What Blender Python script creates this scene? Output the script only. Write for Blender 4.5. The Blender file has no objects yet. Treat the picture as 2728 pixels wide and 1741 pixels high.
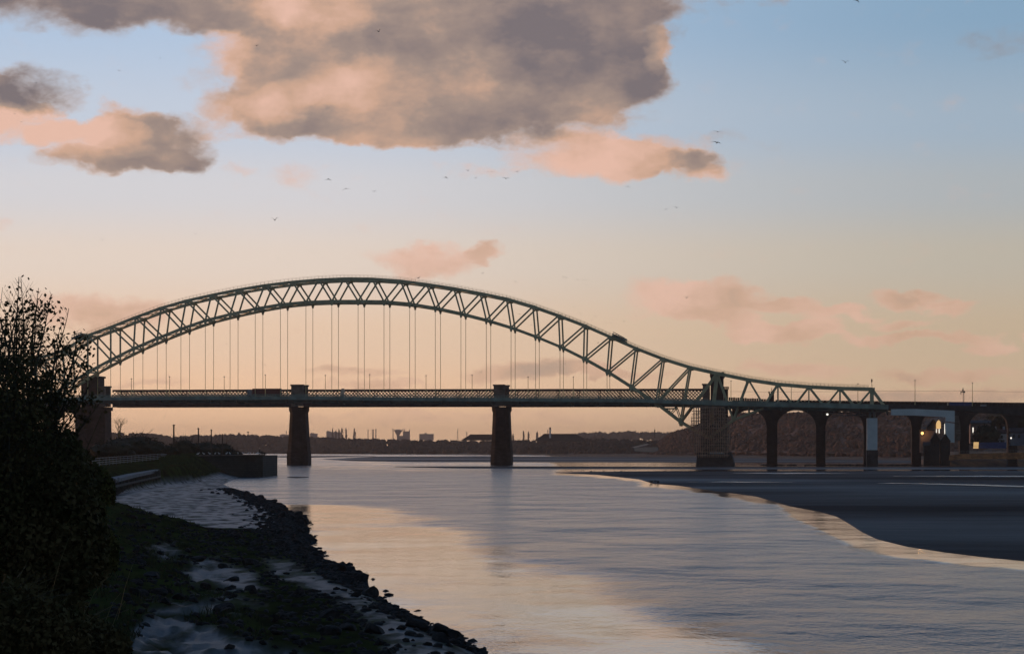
import bpy, math, random
from mathutils import Vector, Matrix, noise as mnoise
random.seed(7)
C = bpy.context.scene.collection
S = bpy.context.scene
rad = math.radians
# ------------------------------------------------------------------ camera
F = 7000.0; HY = 1195.0; CX = 1364.0; CH = 7.7     # focal (photo px), horizon row, centre column, eye height
cam = bpy.data.cameras.new('camera'); co = bpy.data.objects.new('camera', cam); C.objects.link(co)
co.location = (0, 0, CH); co.rotation_euler = (rad(90), 0, 0)
cam.sensor_width = 36; cam.lens = F/2728*36; cam.shift_y = (HY-870.5)/2728
cam.clip_start = 0.5; cam.clip_end = 60000
S.camera = co
# ------------------------------------------------------------------ exposure
S.view_settings.view_transform = 'Standard'; S.view_settings.look = 'None'
S.view_settings.exposure = 0; S.view_settings.gamma = 1
# ------------------------------------------------------------------ sun: just above the horizon, out of frame to the left
SUN_AZ = -50.0; SUN_EL = 2.0
sl = bpy.data.lights.new('sun', 'SUN'); so = bpy.data.objects.new('sun', sl); C.objects.link(so)
sl.energy = 1.1; sl.angle = rad(0.5); sl.color = (1.0, 0.50, 0.24)
_d = Vector((math.sin(rad(SUN_AZ))*math.cos(rad(SUN_EL)), math.cos(rad(SUN_AZ))*math.cos(rad(SUN_EL)), math.sin(rad(SUN_EL))))
so.rotation_euler = _d.to_track_quat('Z', 'Y').to_euler()
# ------------------------------------------------------------------ world: dusk sky with clouds, laid out by azimuth and elevation
def s2l(c):
    return tuple(((v/255)/12.92 if v/255 <= .04045 else ((v/255+.055)/1.055)**2.4) for v in c)
def build_world():
    w = bpy.data.worlds.new('World'); S.world = w; w.use_nodes = True
    nt = w.node_tree; N = nt.nodes; L = nt.links
    for n in list(N): N.remove(n)
    def M(op, a, b=None, c=None, clamp=False):
        n = N.new('ShaderNodeMath'); n.operation = op; n.use_clamp = clamp
        for i, v in enumerate((a, b, c)):
            if v is None: continue
            if isinstance(v, (int, float)): n.inputs[i].default_value = v
            else: L.new(v, n.inputs[i])
        return n.outputs[0]
    def VM(op, a, b=None):
        n = N.new('ShaderNodeVectorMath'); n.operation = op
        for i, v in enumerate((a, b)):
            if v is None: continue
            if isinstance(v, tuple): n.inputs[i].default_value = v
            else: L.new(v, n.inputs[i])
        return n
    def mixc(f, a, b):
        n = N.new('ShaderNodeMix'); n.data_type = 'RGBA'
        for i, v in ((0, f), (6, a), (7, b)):
            if isinstance(v, (int, float)): n.inputs[i].default_value = v
            elif isinstance(v, tuple): n.inputs[i].default_value = v+(1,)
            else: L.new(v, n.inputs[i])
        return n.outputs[2]
    tc = N.new('ShaderNodeTexCoord')
    sp = N.new('ShaderNodeSeparateXYZ'); L.new(tc.outputs['Generated'], sp.inputs[0])
    az = M('ARCTAN2', sp.outputs[0], sp.outputs[1])            # radians, 0 = straight ahead
    el = M('ARCSINE', M('MINIMUM', M('MAXIMUM', sp.outputs[2], -1.0), 1.0))
    elp = M('MULTIPLY', M('ABSOLUTE', el), 7.0)                # thousands of photo pixels
    azp = M('MULTIPLY', az, 7.0)
    # clear sky: two elevation ramps mixed across azimuth
    def ramp(pts):
        r = N.new('ShaderNodeValToRGB'); r.color_ramp.interpolation = 'EASE'
        cr = r.color_ramp
        while len(cr.elements) > 1: cr.elements.remove(cr.elements[-1])
        for i, (p, c) in enumerate(pts):
            e = cr.elements[0] if i == 0 else cr.elements.new(p/4.0)
            e.position = p/4.0; e.color = s2l(c)+(1,)
        L.new(M('MULTIPLY', elp, 0.25), r.inputs[0]); return r.outputs[0]
    left = ramp([(0, (255,206,163)), (.10, (253,207,168)), (.30, (237,205,178)), (.50, (230,213,200)), (.68, (214,212,216)), (.85, (197,206,221)), (1.15, (176,197,223)), (1.9, (120,154,194)), (3.2, (84,112,150)), (4.0, (62,88,124))])
    right = ramp([(0, (212,176,140)), (.10, (214,184,153)), (.30, (200,179,153)), (.50, (190,182,168)), (.68, (174,180,184)), (.85, (160,178,195)), (1.15, (134,165,192)), (1.9, (86,130,172)), (3.2, (66,96,134)), (4.0, (52,78,112))])
    fx = N.new('ShaderNodeMapRange'); fx.interpolation_type = 'SMOOTHSTEP'; L.new(azp, fx.inputs[0])
    fx.inputs[1].default_value = -.75; fx.inputs[2].default_value = 1.45
    clear = mixc(fx.outputs[0], left, right)
    # ---- clouds
    cv = N.new('ShaderNodeCombineXYZ'); L.new(azp, cv.inputs[0]); L.new(elp, cv.inputs[1])
    P0 = cv.outputs[0]
    def noise(scale, sx, sy, det, off=0., rough=.55):
        mp = N.new('ShaderNodeMapping'); L.new(P0, mp.inputs[0]); mp.inputs['Scale'].default_value = (sx, sy, 1); mp.inputs['Location'].default_value = (off, off*1.3, off)
        n = N.new('ShaderNodeTexNoise'); n.inputs['Scale'].default_value = scale; n.inputs['Detail'].default_value = det; n.inputs['Roughness'].default_value = rough
        L.new(mp.outputs[0], n.inputs['Vector']); return n
    nz = noise(5.0, 1, 1.5, 8, 3.1, .6)
    d1 = VM('SUBTRACT', nz.outputs['Color'], (.5, .5, .5))
    d2 = VM('MULTIPLY', d1.outputs[0], (.24, .15, 0))
    P = VM('ADD', P0, d2.outputs[0]).outputs[0]
    # cx, cy, rx, ry (photo px), weight, greyness
    BL = [(180,-20,560,120,1.2,1.0),(540,10,300,90,1.,.9),(790,110,210,150,.9,.42),(930,30,260,120,1.1,.36),(1000,210,330,150,1.2,.52),
      (1270,120,330,200,1.4,.85),(1520,110,250,190,1.35,1.0),(1560,230,200,110,1.1,.95),(1120,310,330,90,1.1,.66),(1400,300,230,80,1.1,.85),(1130,365,150,45,.9,.6),(700,305,170,70,.85,.42),
      (880,330,200,60,.9,.62),(590,200,90,110,.38,.5),(1748,140,45,60,.85,.0),(1680,195,120,38,.8,.85),(1700,15,160,50,.75,1.0),(620,380,70,14,.4,.3),
      (50,262,160,55,1.1,.95),(90,345,110,55,1.1,.0),(-60,310,120,90,1.,.3),(250,385,130,60,1.1,.15),(340,345,110,55,1.05,.35),(420,395,150,78,1.15,.85),(330,440,200,34,.9,.7),
      (820,475,90,35,.42,.0),(650,458,60,16,.4,.1),(1290,462,130,20,.42,.0),(1560,420,190,52,1.05,.05),(1720,410,170,50,1.0,.3),(1820,445,110,36,.9,.55),(1880,478,60,24,.55,.05),(1990,380,100,16,.38,.9),
      (1150,690,160,34,.72,.15),(1320,680,45,22,.6,.5),(270,838,150,42,.85,.2),(1790,795,110,40,.8,.1),(1930,800,130,42,.92,.35),(1850,832,90,20,.5,.1),
      (2120,812,90,18,.6,.4),(2240,840,110,14,.6,.4),(2430,800,90,20,.62,.35),(2530,828,60,20,.5,.3),(2000,878,60,34,.75,.15),(2100,884,90,20,.8,.5),(2190,880,60,22,.5,.3),(2370,906,150,14,.7,.5),
      (2410,866,90,14,.42,.4),(2570,905,60,16,.5,.4),(2620,938,60,18,.5,.3),(2740,905,60,16,.6,.4),(2110,988,130,18,.5,.5),(1440,985,200,24,.82,.8),(1610,992,150,16,.6,.7),
      (950,1000,120,14,.55,.6),(980,1032,190,10,.45,.6),(2500,1006,200,14,.45,.6),(2400,1066,400,24,.55,.75),(1250,1110,500,18,.35,.5),(420,1032,160,8,.4,.5),
      (2660,130,150,50,.36,1.2),(2640,-10,330,28,.6,1.2),(2100,-5,260,22,.5,1.1),(20,602,50,18,.4,.0),
      (-800,300,500,90,1.,.7),(-500,650,300,50,.8,.3),(3500,350,420,70,.8,.8),(3300,760,240,30,.7,.4),
      (300,-420,800,130,1.1,1.),(-1200,-900,700,300,1.,.9)]
    dens = None; dark = None
    for (x, y, rx, ry, wt, dk) in BL:
        if y > 640 and y < 1180: wt = wt*1.3+.2; rx *= 1.05; ry *= 1.2; dk = dk*.7; wt += .22*(x > 1950)
        c = ((x-CX)/1000, (HY-y)/1000, 0)
        q = VM('MULTIPLY', VM('SUBTRACT', P, c).outputs[0], (1000/rx/1.25, 1000/ry/1.25, 0)).outputs[0]
        r2 = VM('DOT_PRODUCT', q, q).outputs['Value']
        g = M('MULTIPLY', M('POWER', M('SUBTRACT', 1.0, r2, clamp=True), .9), wt)
        dens = g if dens is None else M('ADD', dens, g)
        dark = M('MULTIPLY', g, dk) if dark is None else M('MULTIPLY_ADD', g, dk, dark)
    dk = M('DIVIDE', dark, M('MAXIMUM', dens, .02))
    n2 = noise(8.0, 1, 1.7, 9, 11., .62)
    def noise_at(off):
        mp = N.new('ShaderNodeMapping'); L.new(P, mp.inputs[0]); mp.inputs['Scale'].default_value = (1, 1.7, 1); mp.inputs['Location'].default_value = (off[0]+2., off[1]+5., 0)
        q = N.new('ShaderNodeTexNoise'); q.inputs['Scale'].default_value = 3.6; q.inputs['Detail'].default_value = 5; q.inputs['Roughness'].default_value = .45; L.new(mp.outputs[0], q.inputs['Vector']); return q.outputs[0]
    relief = M('SUBTRACT', noise_at((0, 0)), noise_at((-.05, .04)))
    n3 = noise(3.0, 1, 1.3, 5, 5., .5)
    # broad light and dark areas of the big clouds
    SH = [(745,45,70,50,-.34),(600,145,70,45,-.25),(770,275,110,50,-.22),(960,240,150,70,-.16),(880,60,90,50,-.12),(1460,175,230,110,.08),(1260,80,260,100,.10),(830,345,150,34,.10),(1330,330,200,50,.05),
          (1010,130,130,50,.12),(1180,250,130,60,-.06),(1560,300,120,60,-.16),(60,255,170,36,.12),(80,350,120,40,-.3),(430,420,110,60,.02),(250,360,110,36,-.22),(330,450,150,22,.10),(1500,440,140,26,-.1),(1860,440,70,30,.25)]
    shade = None
    for (x, y, rx, ry, am) in SH:
        q = VM('MULTIPLY', VM('SUBTRACT', P, ((x-CX)/1000, (HY-y)/1000, 0)).outputs[0], (1000/rx/1.3, 1000/ry/1.3, 0)).outputs[0]
        g = M('MULTIPLY', M('SUBTRACT', 1.0, VM('DOT_PRODUCT', q, q).outputs['Value'], clamp=True), am*1.3)
        shade = g if shade is None else M('ADD', shade, g)
    dn = M('ADD', M('MINIMUM', dens, 1.3), M('MULTIPLY', M('SUBTRACT', n2.outputs[0], .5), 1.55))
    al = N.new('ShaderNodeMapRange'); al.interpolation_type = 'SMOOTHSTEP'; L.new(dn, al.inputs[0])
    al.inputs[1].default_value = .08; al.inputs[2].default_value = 1.08
    thick = N.new('ShaderNodeMapRange'); thick.interpolation_type = 'SMOOTHSTEP'; L.new(dn, thick.inputs[0])
    thick.inputs[1].default_value = .35; thick.inputs[2].default_value = 1.35
    # greyness: base, thicker = greyer, mottled
    gk = M('ADD', M('MULTIPLY', dk, .88), M('ADD', shade, M('MULTIPLY', M('SUBTRACT', n3.outputs[0], .5), .95)))
    gk = M('ADD', gk, M('MULTIPLY', relief, -.75))
    gk = M('ADD', gk, M('MULTIPLY', M('SUBTRACT', n2.outputs[0], .5), .55))
    gk = M('MULTIPLY', gk, M('ADD', .60, M('MULTIPLY', thick.outputs[0], .42)), clamp=True)
    cr = N.new('ShaderNodeValToRGB'); e = cr.color_ramp.elements
    e[0].position = 0; e[0].color = s2l((232,188,168))+(1,)
    e[1].position = 1; e[1].color = s2l((120,109,112))+(1,)
    k = e.new(.33); k.color = s2l((206,166,142))+(1,)
    k = e.new(.62); k.color = s2l((163,141,130))+(1,)
    L.new(gk, cr.inputs[0])
    # low clouds are seen through more air
    fade = N.new('ShaderNodeMapRange'); L.new(elp, fade.inputs[0]); fade.inputs[1].default_value = .05; fade.inputs[2].default_value = .75
    fade.inputs[3].default_value = .42; fade.inputs[4].default_value = 0.0
    ccol = mixc(fade.outputs[0], cr.outputs[0], clear)
    sky = mixc(M('MULTIPLY', al.outputs[0], .97), clear, ccol)
    # away from the sunset the sky is dim and blue
    yy = N.new('ShaderNodeMapRange'); yy.interpolation_type = 'SMOOTHSTEP'; L.new(sp.outputs[1], yy.inputs[0])
    yy.inputs[1].default_value = -.35; yy.inputs[2].default_value = .85
    east = N.new('ShaderNodeValToRGB'); e = east.color_ramp.elements
    e[0].position = 0; e[0].color = (.105,.150,.200,1); e[1].position = 1; e[1].color = (.045,.078,.135,1); L.new(M('MULTIPLY', elp, .12), east.inputs[0])
    sky = mixc(yy.outputs[0], east.outputs[0], sky)
    bg = N.new('ShaderNodeBackground'); L.new(sky, bg.inputs[0]); bg.inputs[1].default_value = 1.0
    ns = N.new('ShaderNodeTexSky'); ns.sky_type = 'NISHITA'; ns.sun_disc = False; ns.sun_elevation = rad(SUN_EL); ns.sun_rotation = rad(SUN_AZ)
    b2 = N.new('ShaderNodeBackground'); L.new(ns.outputs[0], b2.inputs[0]); b2.inputs[1].default_value = .004
    ad = N.new('ShaderNodeAddShader'); L.new(bg.outputs[0], ad.inputs[0]); L.new(b2.outputs[0], ad.inputs[1])
    out = N.new('ShaderNodeOutputWorld'); L.new(ad.outputs[0], out.inputs[0])
    w.cycles.sampling_method = 'MANUAL'; w.cycles.sample_map_resolution = 512
build_world()
# ------------------------------------------------------------------ helpers
def tag(o, label=None, cat=None, group=None, kind=None):
    if label: o['label'] = label
    if cat: o['category'] = cat
    if group: o['group'] = group
    if kind: o['kind'] = kind
    return o
def thing(name, label, cat, loc=(0,0,0), group=None):
    o = bpy.data.objects.new(name, None); C.objects.link(o); o.location = loc; o.empty_display_size = .5
    return tag(o, label, cat, group)
def org(o):
    v = Vector((0,0,0))
    while o is not None: v += o.location; o = o.parent
    return v
class MB:
    def __init__(s): s.v = []; s.f = []
    def quad(s, a, b, c, d):
        n = len(s.v); s.v += [tuple(a), tuple(b), tuple(c), tuple(d)]; s.f.append((n, n+1, n+2, n+3))
    def tri(s, a, b, c):
        n = len(s.v); s.v += [tuple(a), tuple(b), tuple(c)]; s.f.append((n, n+1, n+2))
    def hexa(s, p):      # 8 corners: bottom 4 (ccw), top 4
        n = len(s.v); s.v += [tuple(q) for q in p]
        s.f += [(n+3,n+2,n+1,n),(n+4,n+5,n+6,n+7),(n,n+1,n+5,n+4),(n+1,n+2,n+6,n+5),(n+2,n+3,n+7,n+6),(n+3,n,n+4,n+7)]
    def box(s, x0, x1, y0, y1, z0, z1):
        s.hexa([(x0,y0,z0),(x1,y0,z0),(x1,y1,z0),(x0,y1,z0),(x0,y0,z1),(x1,y0,z1),(x1,y1,z1),(x0,y1,z1)])
    def beam(s, p, q, w, h=None, side=None):
        p = Vector(p); q = Vector(q); h = h or w
        d = (q-p)
        if d.length < 1e-6: return
        d.normalize()
        if side is None:
            side = d.cross(Vector((0,0,1)))
            if side.length < .05: side = Vector((1,0,0))
        sd = Vector(side) - d*d.dot(Vector(side)); sd.normalize(); up = sd.cross(d)
        a = sd*(w/2); b = up*(h/2)
        s.hexa([p-a-b, p+a-b, p+a+b, p-a+b, q-a-b, q+a-b, q+a+b, q-a+b])
    def tube(s, pts, rads, n=6, cap=True):
        rings = []; up = Vector((.3,.2,1)).normalized()
        for i, p in enumerate(pts):
            p = Vector(p); a = Vector(pts[max(i-1,0)]); b = Vector(pts[min(i+1,len(pts)-1)])
            t = (b-a).normalized() if (b-a).length > 1e-9 else Vector((0,0,1))
            u = t.cross(up)
            if u.length < .01: u = t.cross(Vector((1,0,0)))
            u.normalize(); v = t.cross(u); r = rads[i] if isinstance(rads, (list,tuple)) else rads
            base = len(s.v)
            for k in range(n):
                an = 2*math.pi*k/n; s.v.append(tuple(p+u*(r*math.cos(an))+v*(r*math.sin(an))))
            rings.append(base)
        for i in range(len(rings)-1):
            for k in range(n):
                a, b = rings[i], rings[i+1]; s.f.append((a+k, a+(k+1)%n, b+(k+1)%n, b+k))
        if cap:
            s.f.append(tuple(rings[0]+k for k in range(n))[::-1]); s.f.append(tuple(rings[-1]+k for k in range(n)))
    def lathe(s, c, prof, n=16):    # prof: (r, z)
        s.tube([(c[0], c[1], c[2]+z) for r, z in prof], [max(r, .001) for r, z in prof], n)
    def build(s, name, mat, parent=None, smooth=False):
        me = bpy.data.meshes.new(name); o = org(parent)
        ox, oy, oz = o
        me.from_pydata([(x-ox, y-oy, z-oz) for x, y, z in s.v], [], s.f); me.update()
        if mat is not None: me.materials.append(mat)
        if smooth: me.polygons.foreach_set('use_smooth', [True]*len(me.polygons))
        ob = bpy.data.objects.new(name, me); C.objects.link(ob)
        if parent is not None: ob.parent = parent
        return ob
def G(px, py, z=0.):          # point on the level z that the photo shows at (px,py)
    Y = (CH-z)*F/(py-HY); return Vector(((px-CX)/F*Y, Y, z))
def at(px, py, Y):            # point at distance Y seen at (px,py)
    return Vector(((px-CX)/F*Y, Y, CH+(HY-py)*Y/F))
# bridge axes: u along the bridge (0 = mid-river), b = metres behind the nearer truss
TH = .110; D0 = 1189.2; U0 = -208.7; ct = math.cos(TH); st = math.sin(TH)
def W(u, b, z):
    a = u+U0; B = D0+b
    return Vector((a*ct+B*st, -a*st+B*ct, z))
def ub(px, b):
    t = (px-CX)/F; B = D0+b
    return B*(t*ct-st)/(ct+t*st)-U0
def zb(py, px, b):
    u = ub(px, b); Y = W(u, b, 0).y; return CH+(HY-py)*Y/F
def wp(px, py, b): return W(ub(px, b), b, zb(py, px, b))
AX = Vector((ct, -st, 0)); BX = Vector((st, ct, 0))
def lin(x, pts):
    if x <= pts[0][0]: return pts[0][1]
    for (a, va), (b, vb) in zip(pts, pts[1:]):
        if x <= b: return va+(vb-va)*(x-a)/(b-a)
    return pts[-1][1]
def sms(x, a, b):
    t = max(0, min(1, (x-a)/(b-a))); return t*t*(3-2*t)
def fbm(x, y, z=0, o=4): return mnoise.fractal(Vector((x, y, z)), 1.0, 2.0, o)
# ------------------------------------------------------------------ materials
def mat(name, col, rough=.8, metal=0, var=.25, scale=1.0, bump=0., bscale=None, stretch=(1,1,1), col2=None, spec=.5, detail=5, emit=None, estr=1.):
    m = bpy.data.materials.new(name); m.use_nodes = True; nt = m.node_tree; N = nt.nodes; L = nt.links
    b = N['Principled BSDF']; b.inputs['Roughness'].default_value = rough; b.inputs['Metallic'].default_value = metal
    b.inputs['Specular IOR Level'].default_value = spec
    tc = N.new('ShaderNodeTexCoord'); mp = N.new('ShaderNodeMapping'); L.new(tc.outputs['Object'], mp.inputs[0]); mp.inputs['Scale'].default_value = stretch
    n = N.new('ShaderNodeTexNoise'); n.inputs['Scale'].default_value = scale; n.inputs['Detail'].default_value = detail; L.new(mp.outputs[0], n.inputs['Vector'])
    r = N.new('ShaderNodeValToRGB'); c2 = col2 or tuple(c*(1-var) for c in col)
    r.color_ramp.elements[0].position = .34; r.color_ramp.elements[1].position = .68
    r.color_ramp.elements[0].color = tuple(c2)+(1,)
    r.color_ramp.elements[1].color = tuple(min(1, c*(1+var)) if col2 is None else c for c in col)+(1,)
    L.new(n.outputs[0], r.inputs[0]); L.new(r.outputs[0], b.inputs['Base Color'])
    if bump:
        n2 = N.new('ShaderNodeTexNoise'); n2.inputs['Scale'].default_value = bscale or scale*4; n2.inputs['Detail'].default_value = 6; L.new(mp.outputs[0], n2.inputs['Vector'])
        bp = N.new('ShaderNodeBump'); bp.inputs['Strength'].default_value = 1; bp.inputs['Distance'].default_value = bump
        L.new(n2.outputs[0], bp.inputs['Height']); L.new(bp.outputs[0], b.inputs['Normal'])
    if emit:
        b.inputs['Emission Color'].default_value = tuple(emit)+(1,); b.inputs['Emission Strength'].default_value = estr
    return m
def masonry(name, col, bw=1.6, bh=.6):
    m = mat(name, col, .92, var=.35, scale=.25)
    nt = m.node_tree; N = nt.nodes; L = nt.links; b = N['Principled BSDF']
    tc = N.new('ShaderNodeTexCoord'); mp = N.new('ShaderNodeMapping'); L.new(tc.outputs['Object'], mp.inputs[0]); mp.inputs['Rotation'].default_value = (rad(90), 0, 0)
    sx = N.new('ShaderNodeSeparateXYZ'); L.new(tc.outputs['Object'], sx.inputs[0])
    ad = N.new('ShaderNodeMath'); L.new(sx.outputs[0], ad.inputs[0]); L.new(sx.outputs[1], ad.inputs[1])
    cm = N.new('ShaderNodeCombineXYZ'); L.new(ad.outputs[0], cm.inputs[0]); L.new(sx.outputs[2], cm.inputs[1])
    br = N.new('ShaderNodeTexBrick'); L.new(cm.outputs[0], br.inputs['Vector']); br.inputs['Scale'].default_value = 1
    br.inputs['Brick Width'].default_value = bw; br.inputs['Row Height'].default_value = bh; br.inputs['Mortar Size'].default_value = .05
    br.inputs['Color1'].default_value = (1,1,1,1); br.inputs['Color2'].default_value = (.6,.58,.56,1); br.inputs['Mortar'].default_value = (.35,.33,.3,1)
    mx = N.new('ShaderNodeMix'); mx.data_type = 'RGBA'; mx.blend_type = 'MULTIPLY'; mx.inputs[0].default_value = 1
    src = b.inputs['Base Color'].links[0].from_socket; L.new(src, mx.inputs[6]); L.new(br.outputs[0], mx.inputs[7]); L.new(mx.outputs[2], b.inputs['Base Color'])
    bp = N.new('ShaderNodeBump'); bp.inputs['Distance'].default_value = .12; L.new(br.outputs[0], bp.inputs['Height']); L.new(bp.outputs[0], b.inputs['Normal'])
    return m
GREEN = mat('green_paint', (.54,.50,.30), .55, var=.22, scale=.35)
GREEN_D = mat('green_paint_deck', (.24,.31,.26), .6, var=.3, scale=.3)
HANG = mat('hanger_paint', (.80,.70,.30), .5, var=.1)
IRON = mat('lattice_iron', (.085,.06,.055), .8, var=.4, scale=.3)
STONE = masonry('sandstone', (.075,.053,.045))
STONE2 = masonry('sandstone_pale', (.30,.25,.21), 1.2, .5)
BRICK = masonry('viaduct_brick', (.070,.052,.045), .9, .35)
WHITE = mat('white_render', (.70,.74,.74), .6, var=.10, scale=.2)
DARKC = mat('dark_concrete', (.05,.045,.045), .9, var=.4, scale=.5, bump=.05)
TIMBER = mat('timber', (.07,.06,.05), .9, var=.4, scale=1.5)
STEEL = mat('steel', (.16,.16,.15), .5, metal=.3, var=.3, scale=1)
RUSTY = mat('scaffold_tube', (.50,.30,.20), .7, var=.35, scale=.6)
ASPH = mat('asphalt', (.05,.05,.05), .9, var=.2)
ROCK = mat('rock', (.020,.019,.020), .85, var=.6, scale=1.5, bump=.06, bscale=4, spec=.2)
BARK = mat('bark', (.06,.055,.035), .9, var=.4, scale=6)
LEAF = mat('leaf', (.12,.090,.040), .85, spec=.1, col2=(.05,.050,.020), scale=1.2)
LEAFY = mat('leaf_yellowing', (.16,.135,.045), .85, spec=.1, col2=(.06,.065,.022), scale=.8)
SCRUB = mat('scrub', (.052,.045,.022), .9, col2=(.02,.022,.011), scale=.2)
WOODB = mat('bare_woodland', (.085,.055,.035), .95, col2=(.030,.024,.016), scale=.05)
WOODR = mat('rust_woodland', (.25,.125,.075), .95, col2=(.09,.05,.035), scale=.03)
FIELD = mat('field', (.16,.10,.045), .95, col2=(.07,.06,.03), scale=.01)
PLUM = mat('plumage', (.22,.21,.19), .8, var=.2, scale=2)
PLUMW = mat('white_plumage', (.75,.75,.74), .8, var=.1, scale=2)
GLASS = mat('window_glass', (.03,.035,.04), .15, var=.1)
SLATE = mat('slate_roof', (.06,.05,.055), .8, var=.3, scale=.5)
GREYB = mat('grey_cladding', (.20,.18,.17), .8, var=.2, scale=.05)
def lit(name, col, s): return mat(name, col, .8, var=.0, emit=col, estr=s)
LAMPY = lit('lamp_glow', (1.0,.62,.26), .75); LAMPW = lit('lamp_white', (1.0,.93,.8), 1.4)
# mud: dark silt, wet film varying in patches
def mudmat(name, col, r0, r1, sc, st_, lo=.35, hi=.65, bump=.02):
    m = mat(name, col, .5, var=.22, scale=sc, stretch=st_, bump=bump, bscale=sc*6)
    nt = m.node_tree; N = nt.nodes; L = nt.links; b = N['Principled BSDF']
    tc = N.new('ShaderNodeTexCoord'); mp = N.new('ShaderNodeMapping'); L.new(tc.outputs['Object'], mp.inputs[0]); mp.inputs['Scale'].default_value = st_; mp.inputs['Location'].default_value = (7,3,1)
    n = N.new('ShaderNodeTexNoise'); n.inputs['Scale'].default_value = sc*.7; n.inputs['Detail'].default_value = 3; L.new(mp.outputs[0], n.inputs['Vector'])
    r = N.new('ShaderNodeMapRange'); L.new(n.outputs[0], r.inputs[0]); r.inputs[1].default_value = lo; r.inputs[2].default_value = hi; r.inputs[3].default_value = r0; r.inputs[4].default_value = r1
    L.new(r.outputs[0], b.inputs['Roughness'])
    r2 = N.new('ShaderNodeMapRange'); L.new(n.outputs[0], r2.inputs[0]); r2.inputs[1].default_value = lo; r2.inputs[2].default_value = hi; r2.inputs[3].default_value = .30; r2.inputs[4].default_value = .03
    L.new(r2.outputs[0], b.inputs['Specular IOR Level'])
    return m
MUD = mudmat('wet_sand', (.021,.023,.027), .45, .95, .012, (.55,1,1))
def mud_detail(m):
    nt = m.node_tree; N = nt.nodes; L = nt.links; b = N['Principled BSDF']
    tc = N.new('ShaderNodeTexCoord'); mp = N.new('ShaderNodeMapping'); mp.inputs['Scale'].default_value = (.5,1,1); mp.inputs['Rotation'].default_value = (0,0,rad(20)); L.new(tc.outputs['Object'], mp.inputs[0])
    n = N.new('ShaderNodeTexNoise'); n.inputs['Scale'].default_value = .10; n.inputs['Detail'].default_value = 9; n.inputs['Roughness'].default_value = .65; n.inputs['Distortion'].default_value = .8; L.new(mp.outputs[0], n.inputs['Vector'])
    bp = [x for x in N if x.type == 'BUMP'][0]; L.new(n.outputs[0], bp.inputs['Height']); bp.inputs['Distance'].default_value = .9
    src = b.inputs['Base Color'].links[0].from_socket; r = N.new('ShaderNodeMapRange'); L.new(n.outputs[0], r.inputs[0]); r.inputs[1].default_value = .35; r.inputs[2].default_value = .65; r.inputs[3].default_value = .6; r.inputs[4].default_value = 1.9
    v = N.new('ShaderNodeVectorMath'); v.operation = 'SCALE'; L.new(src, v.inputs[0]); L.new(r.outputs[0], v.inputs['Scale']); L.new(v.outputs[0], b.inputs['Base Color'])
mud_detail(MUD)
MUDF = mudmat('far_mud', (.035,.032,.032), .4, .8, .006, (.25,1,1))
# water
def watermat():
    m = bpy.data.materials.new('river_water'); m.use_nodes = True; nt = m.node_tree; N = nt.nodes; L = nt.links
    b = N['Principled BSDF']; b.inputs['Base Color'].default_value = (.015,.066,.115,1); b.inputs['IOR'].default_value = 1.333
    b.inputs['Roughness'].default_value = .07
    tc = N.new('ShaderNodeTexCoord')
    def noi(sc, sx, sy, det, loc=0, rough=.5, dist=0):
        mp = N.new('ShaderNodeMapping'); L.new(tc.outputs['Object'], mp.inputs[0]); mp.inputs['Scale'].default_value = (sx, sy, 1); mp.inputs['Location'].default_value = (loc, loc*.7, 0); mp.inputs['Rotation'].default_value = (0,0,rad(6))
        n = N.new('ShaderNodeTexNoise'); n.inputs['Scale'].default_value = sc; n.inputs['Detail'].default_value = det; n.inputs['Roughness'].default_value = rough; n.inputs['Distortion'].default_value = dist
        L.new(mp.outputs[0], n.inputs['Vector']); return n.outputs[0]
    def Mt(op, a, c=None, d=None, clamp=False):
        n = N.new('ShaderNodeMath'); n.operation = op; n.use_clamp = clamp
        for i, v in enumerate((a, c, d)):
            if v is None: continue
            if isinstance(v, (int, float)): n.inputs[i].default_value = v
            else: L.new(v, n.inputs[i])
        return n.outputs[0]
    # wind patches: rough water in broad streaks, calm by the left bank and in the lee of the sandbank
    sx = N.new('ShaderNodeSeparateXYZ'); L.new(tc.outputs['Object'], sx.inputs[0])
    patch = noi(.016, 1.6, .55, 4, 4., .6, .5)
    att = N.new('ShaderNodeAttribute'); att.attribute_name = 'calm'
    patch = Mt('ADD', patch, Mt('MULTIPLY', Mt('SUBTRACT', noi(.09, 1.3, .55, 4, 6., .6, .4), .5), .45))
    calm = Mt('ADD', att.outputs['Fac'], Mt('MULTIPLY', Mt('SUBTRACT', patch, .5), 2.4))
    mr = N.new('ShaderNodeMapRange'); mr.interpolation_type = 'SMOOTHSTEP'; L.new(calm, mr.inputs[0]); mr.inputs[1].default_value = .0; mr.inputs[2].default_value = 1.0
    mr.inputs[3].default_value = 1.0; mr.inputs[4].default_value = .045
    wind = mr.outputs[0]
    w1 = noi(.045, 1.5, .8, 9, 1., .5)        # equal slopes at every wavelength, down to ripples
    w2 = noi(1.7, 2.6, .55, 4, 9., .6)
    h = Mt('ADD', Mt('MULTIPLY', w1, 6.0), Mt('MULTIPLY', w2, .28))
    bp = N.new('ShaderNodeBump'); bp.inputs['Distance'].default_value = 1.0; L.new(h, bp.inputs['Height']); L.new(wind, bp.inputs['Strength'])
    L.new(bp.outputs[0], b.inputs['Normal'])
    rg = Mt('MULTIPLY_ADD', wind, .13, .03)
    L.new(rg, b.inputs['Roughness'])
    return m
WATER = watermat()
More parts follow.
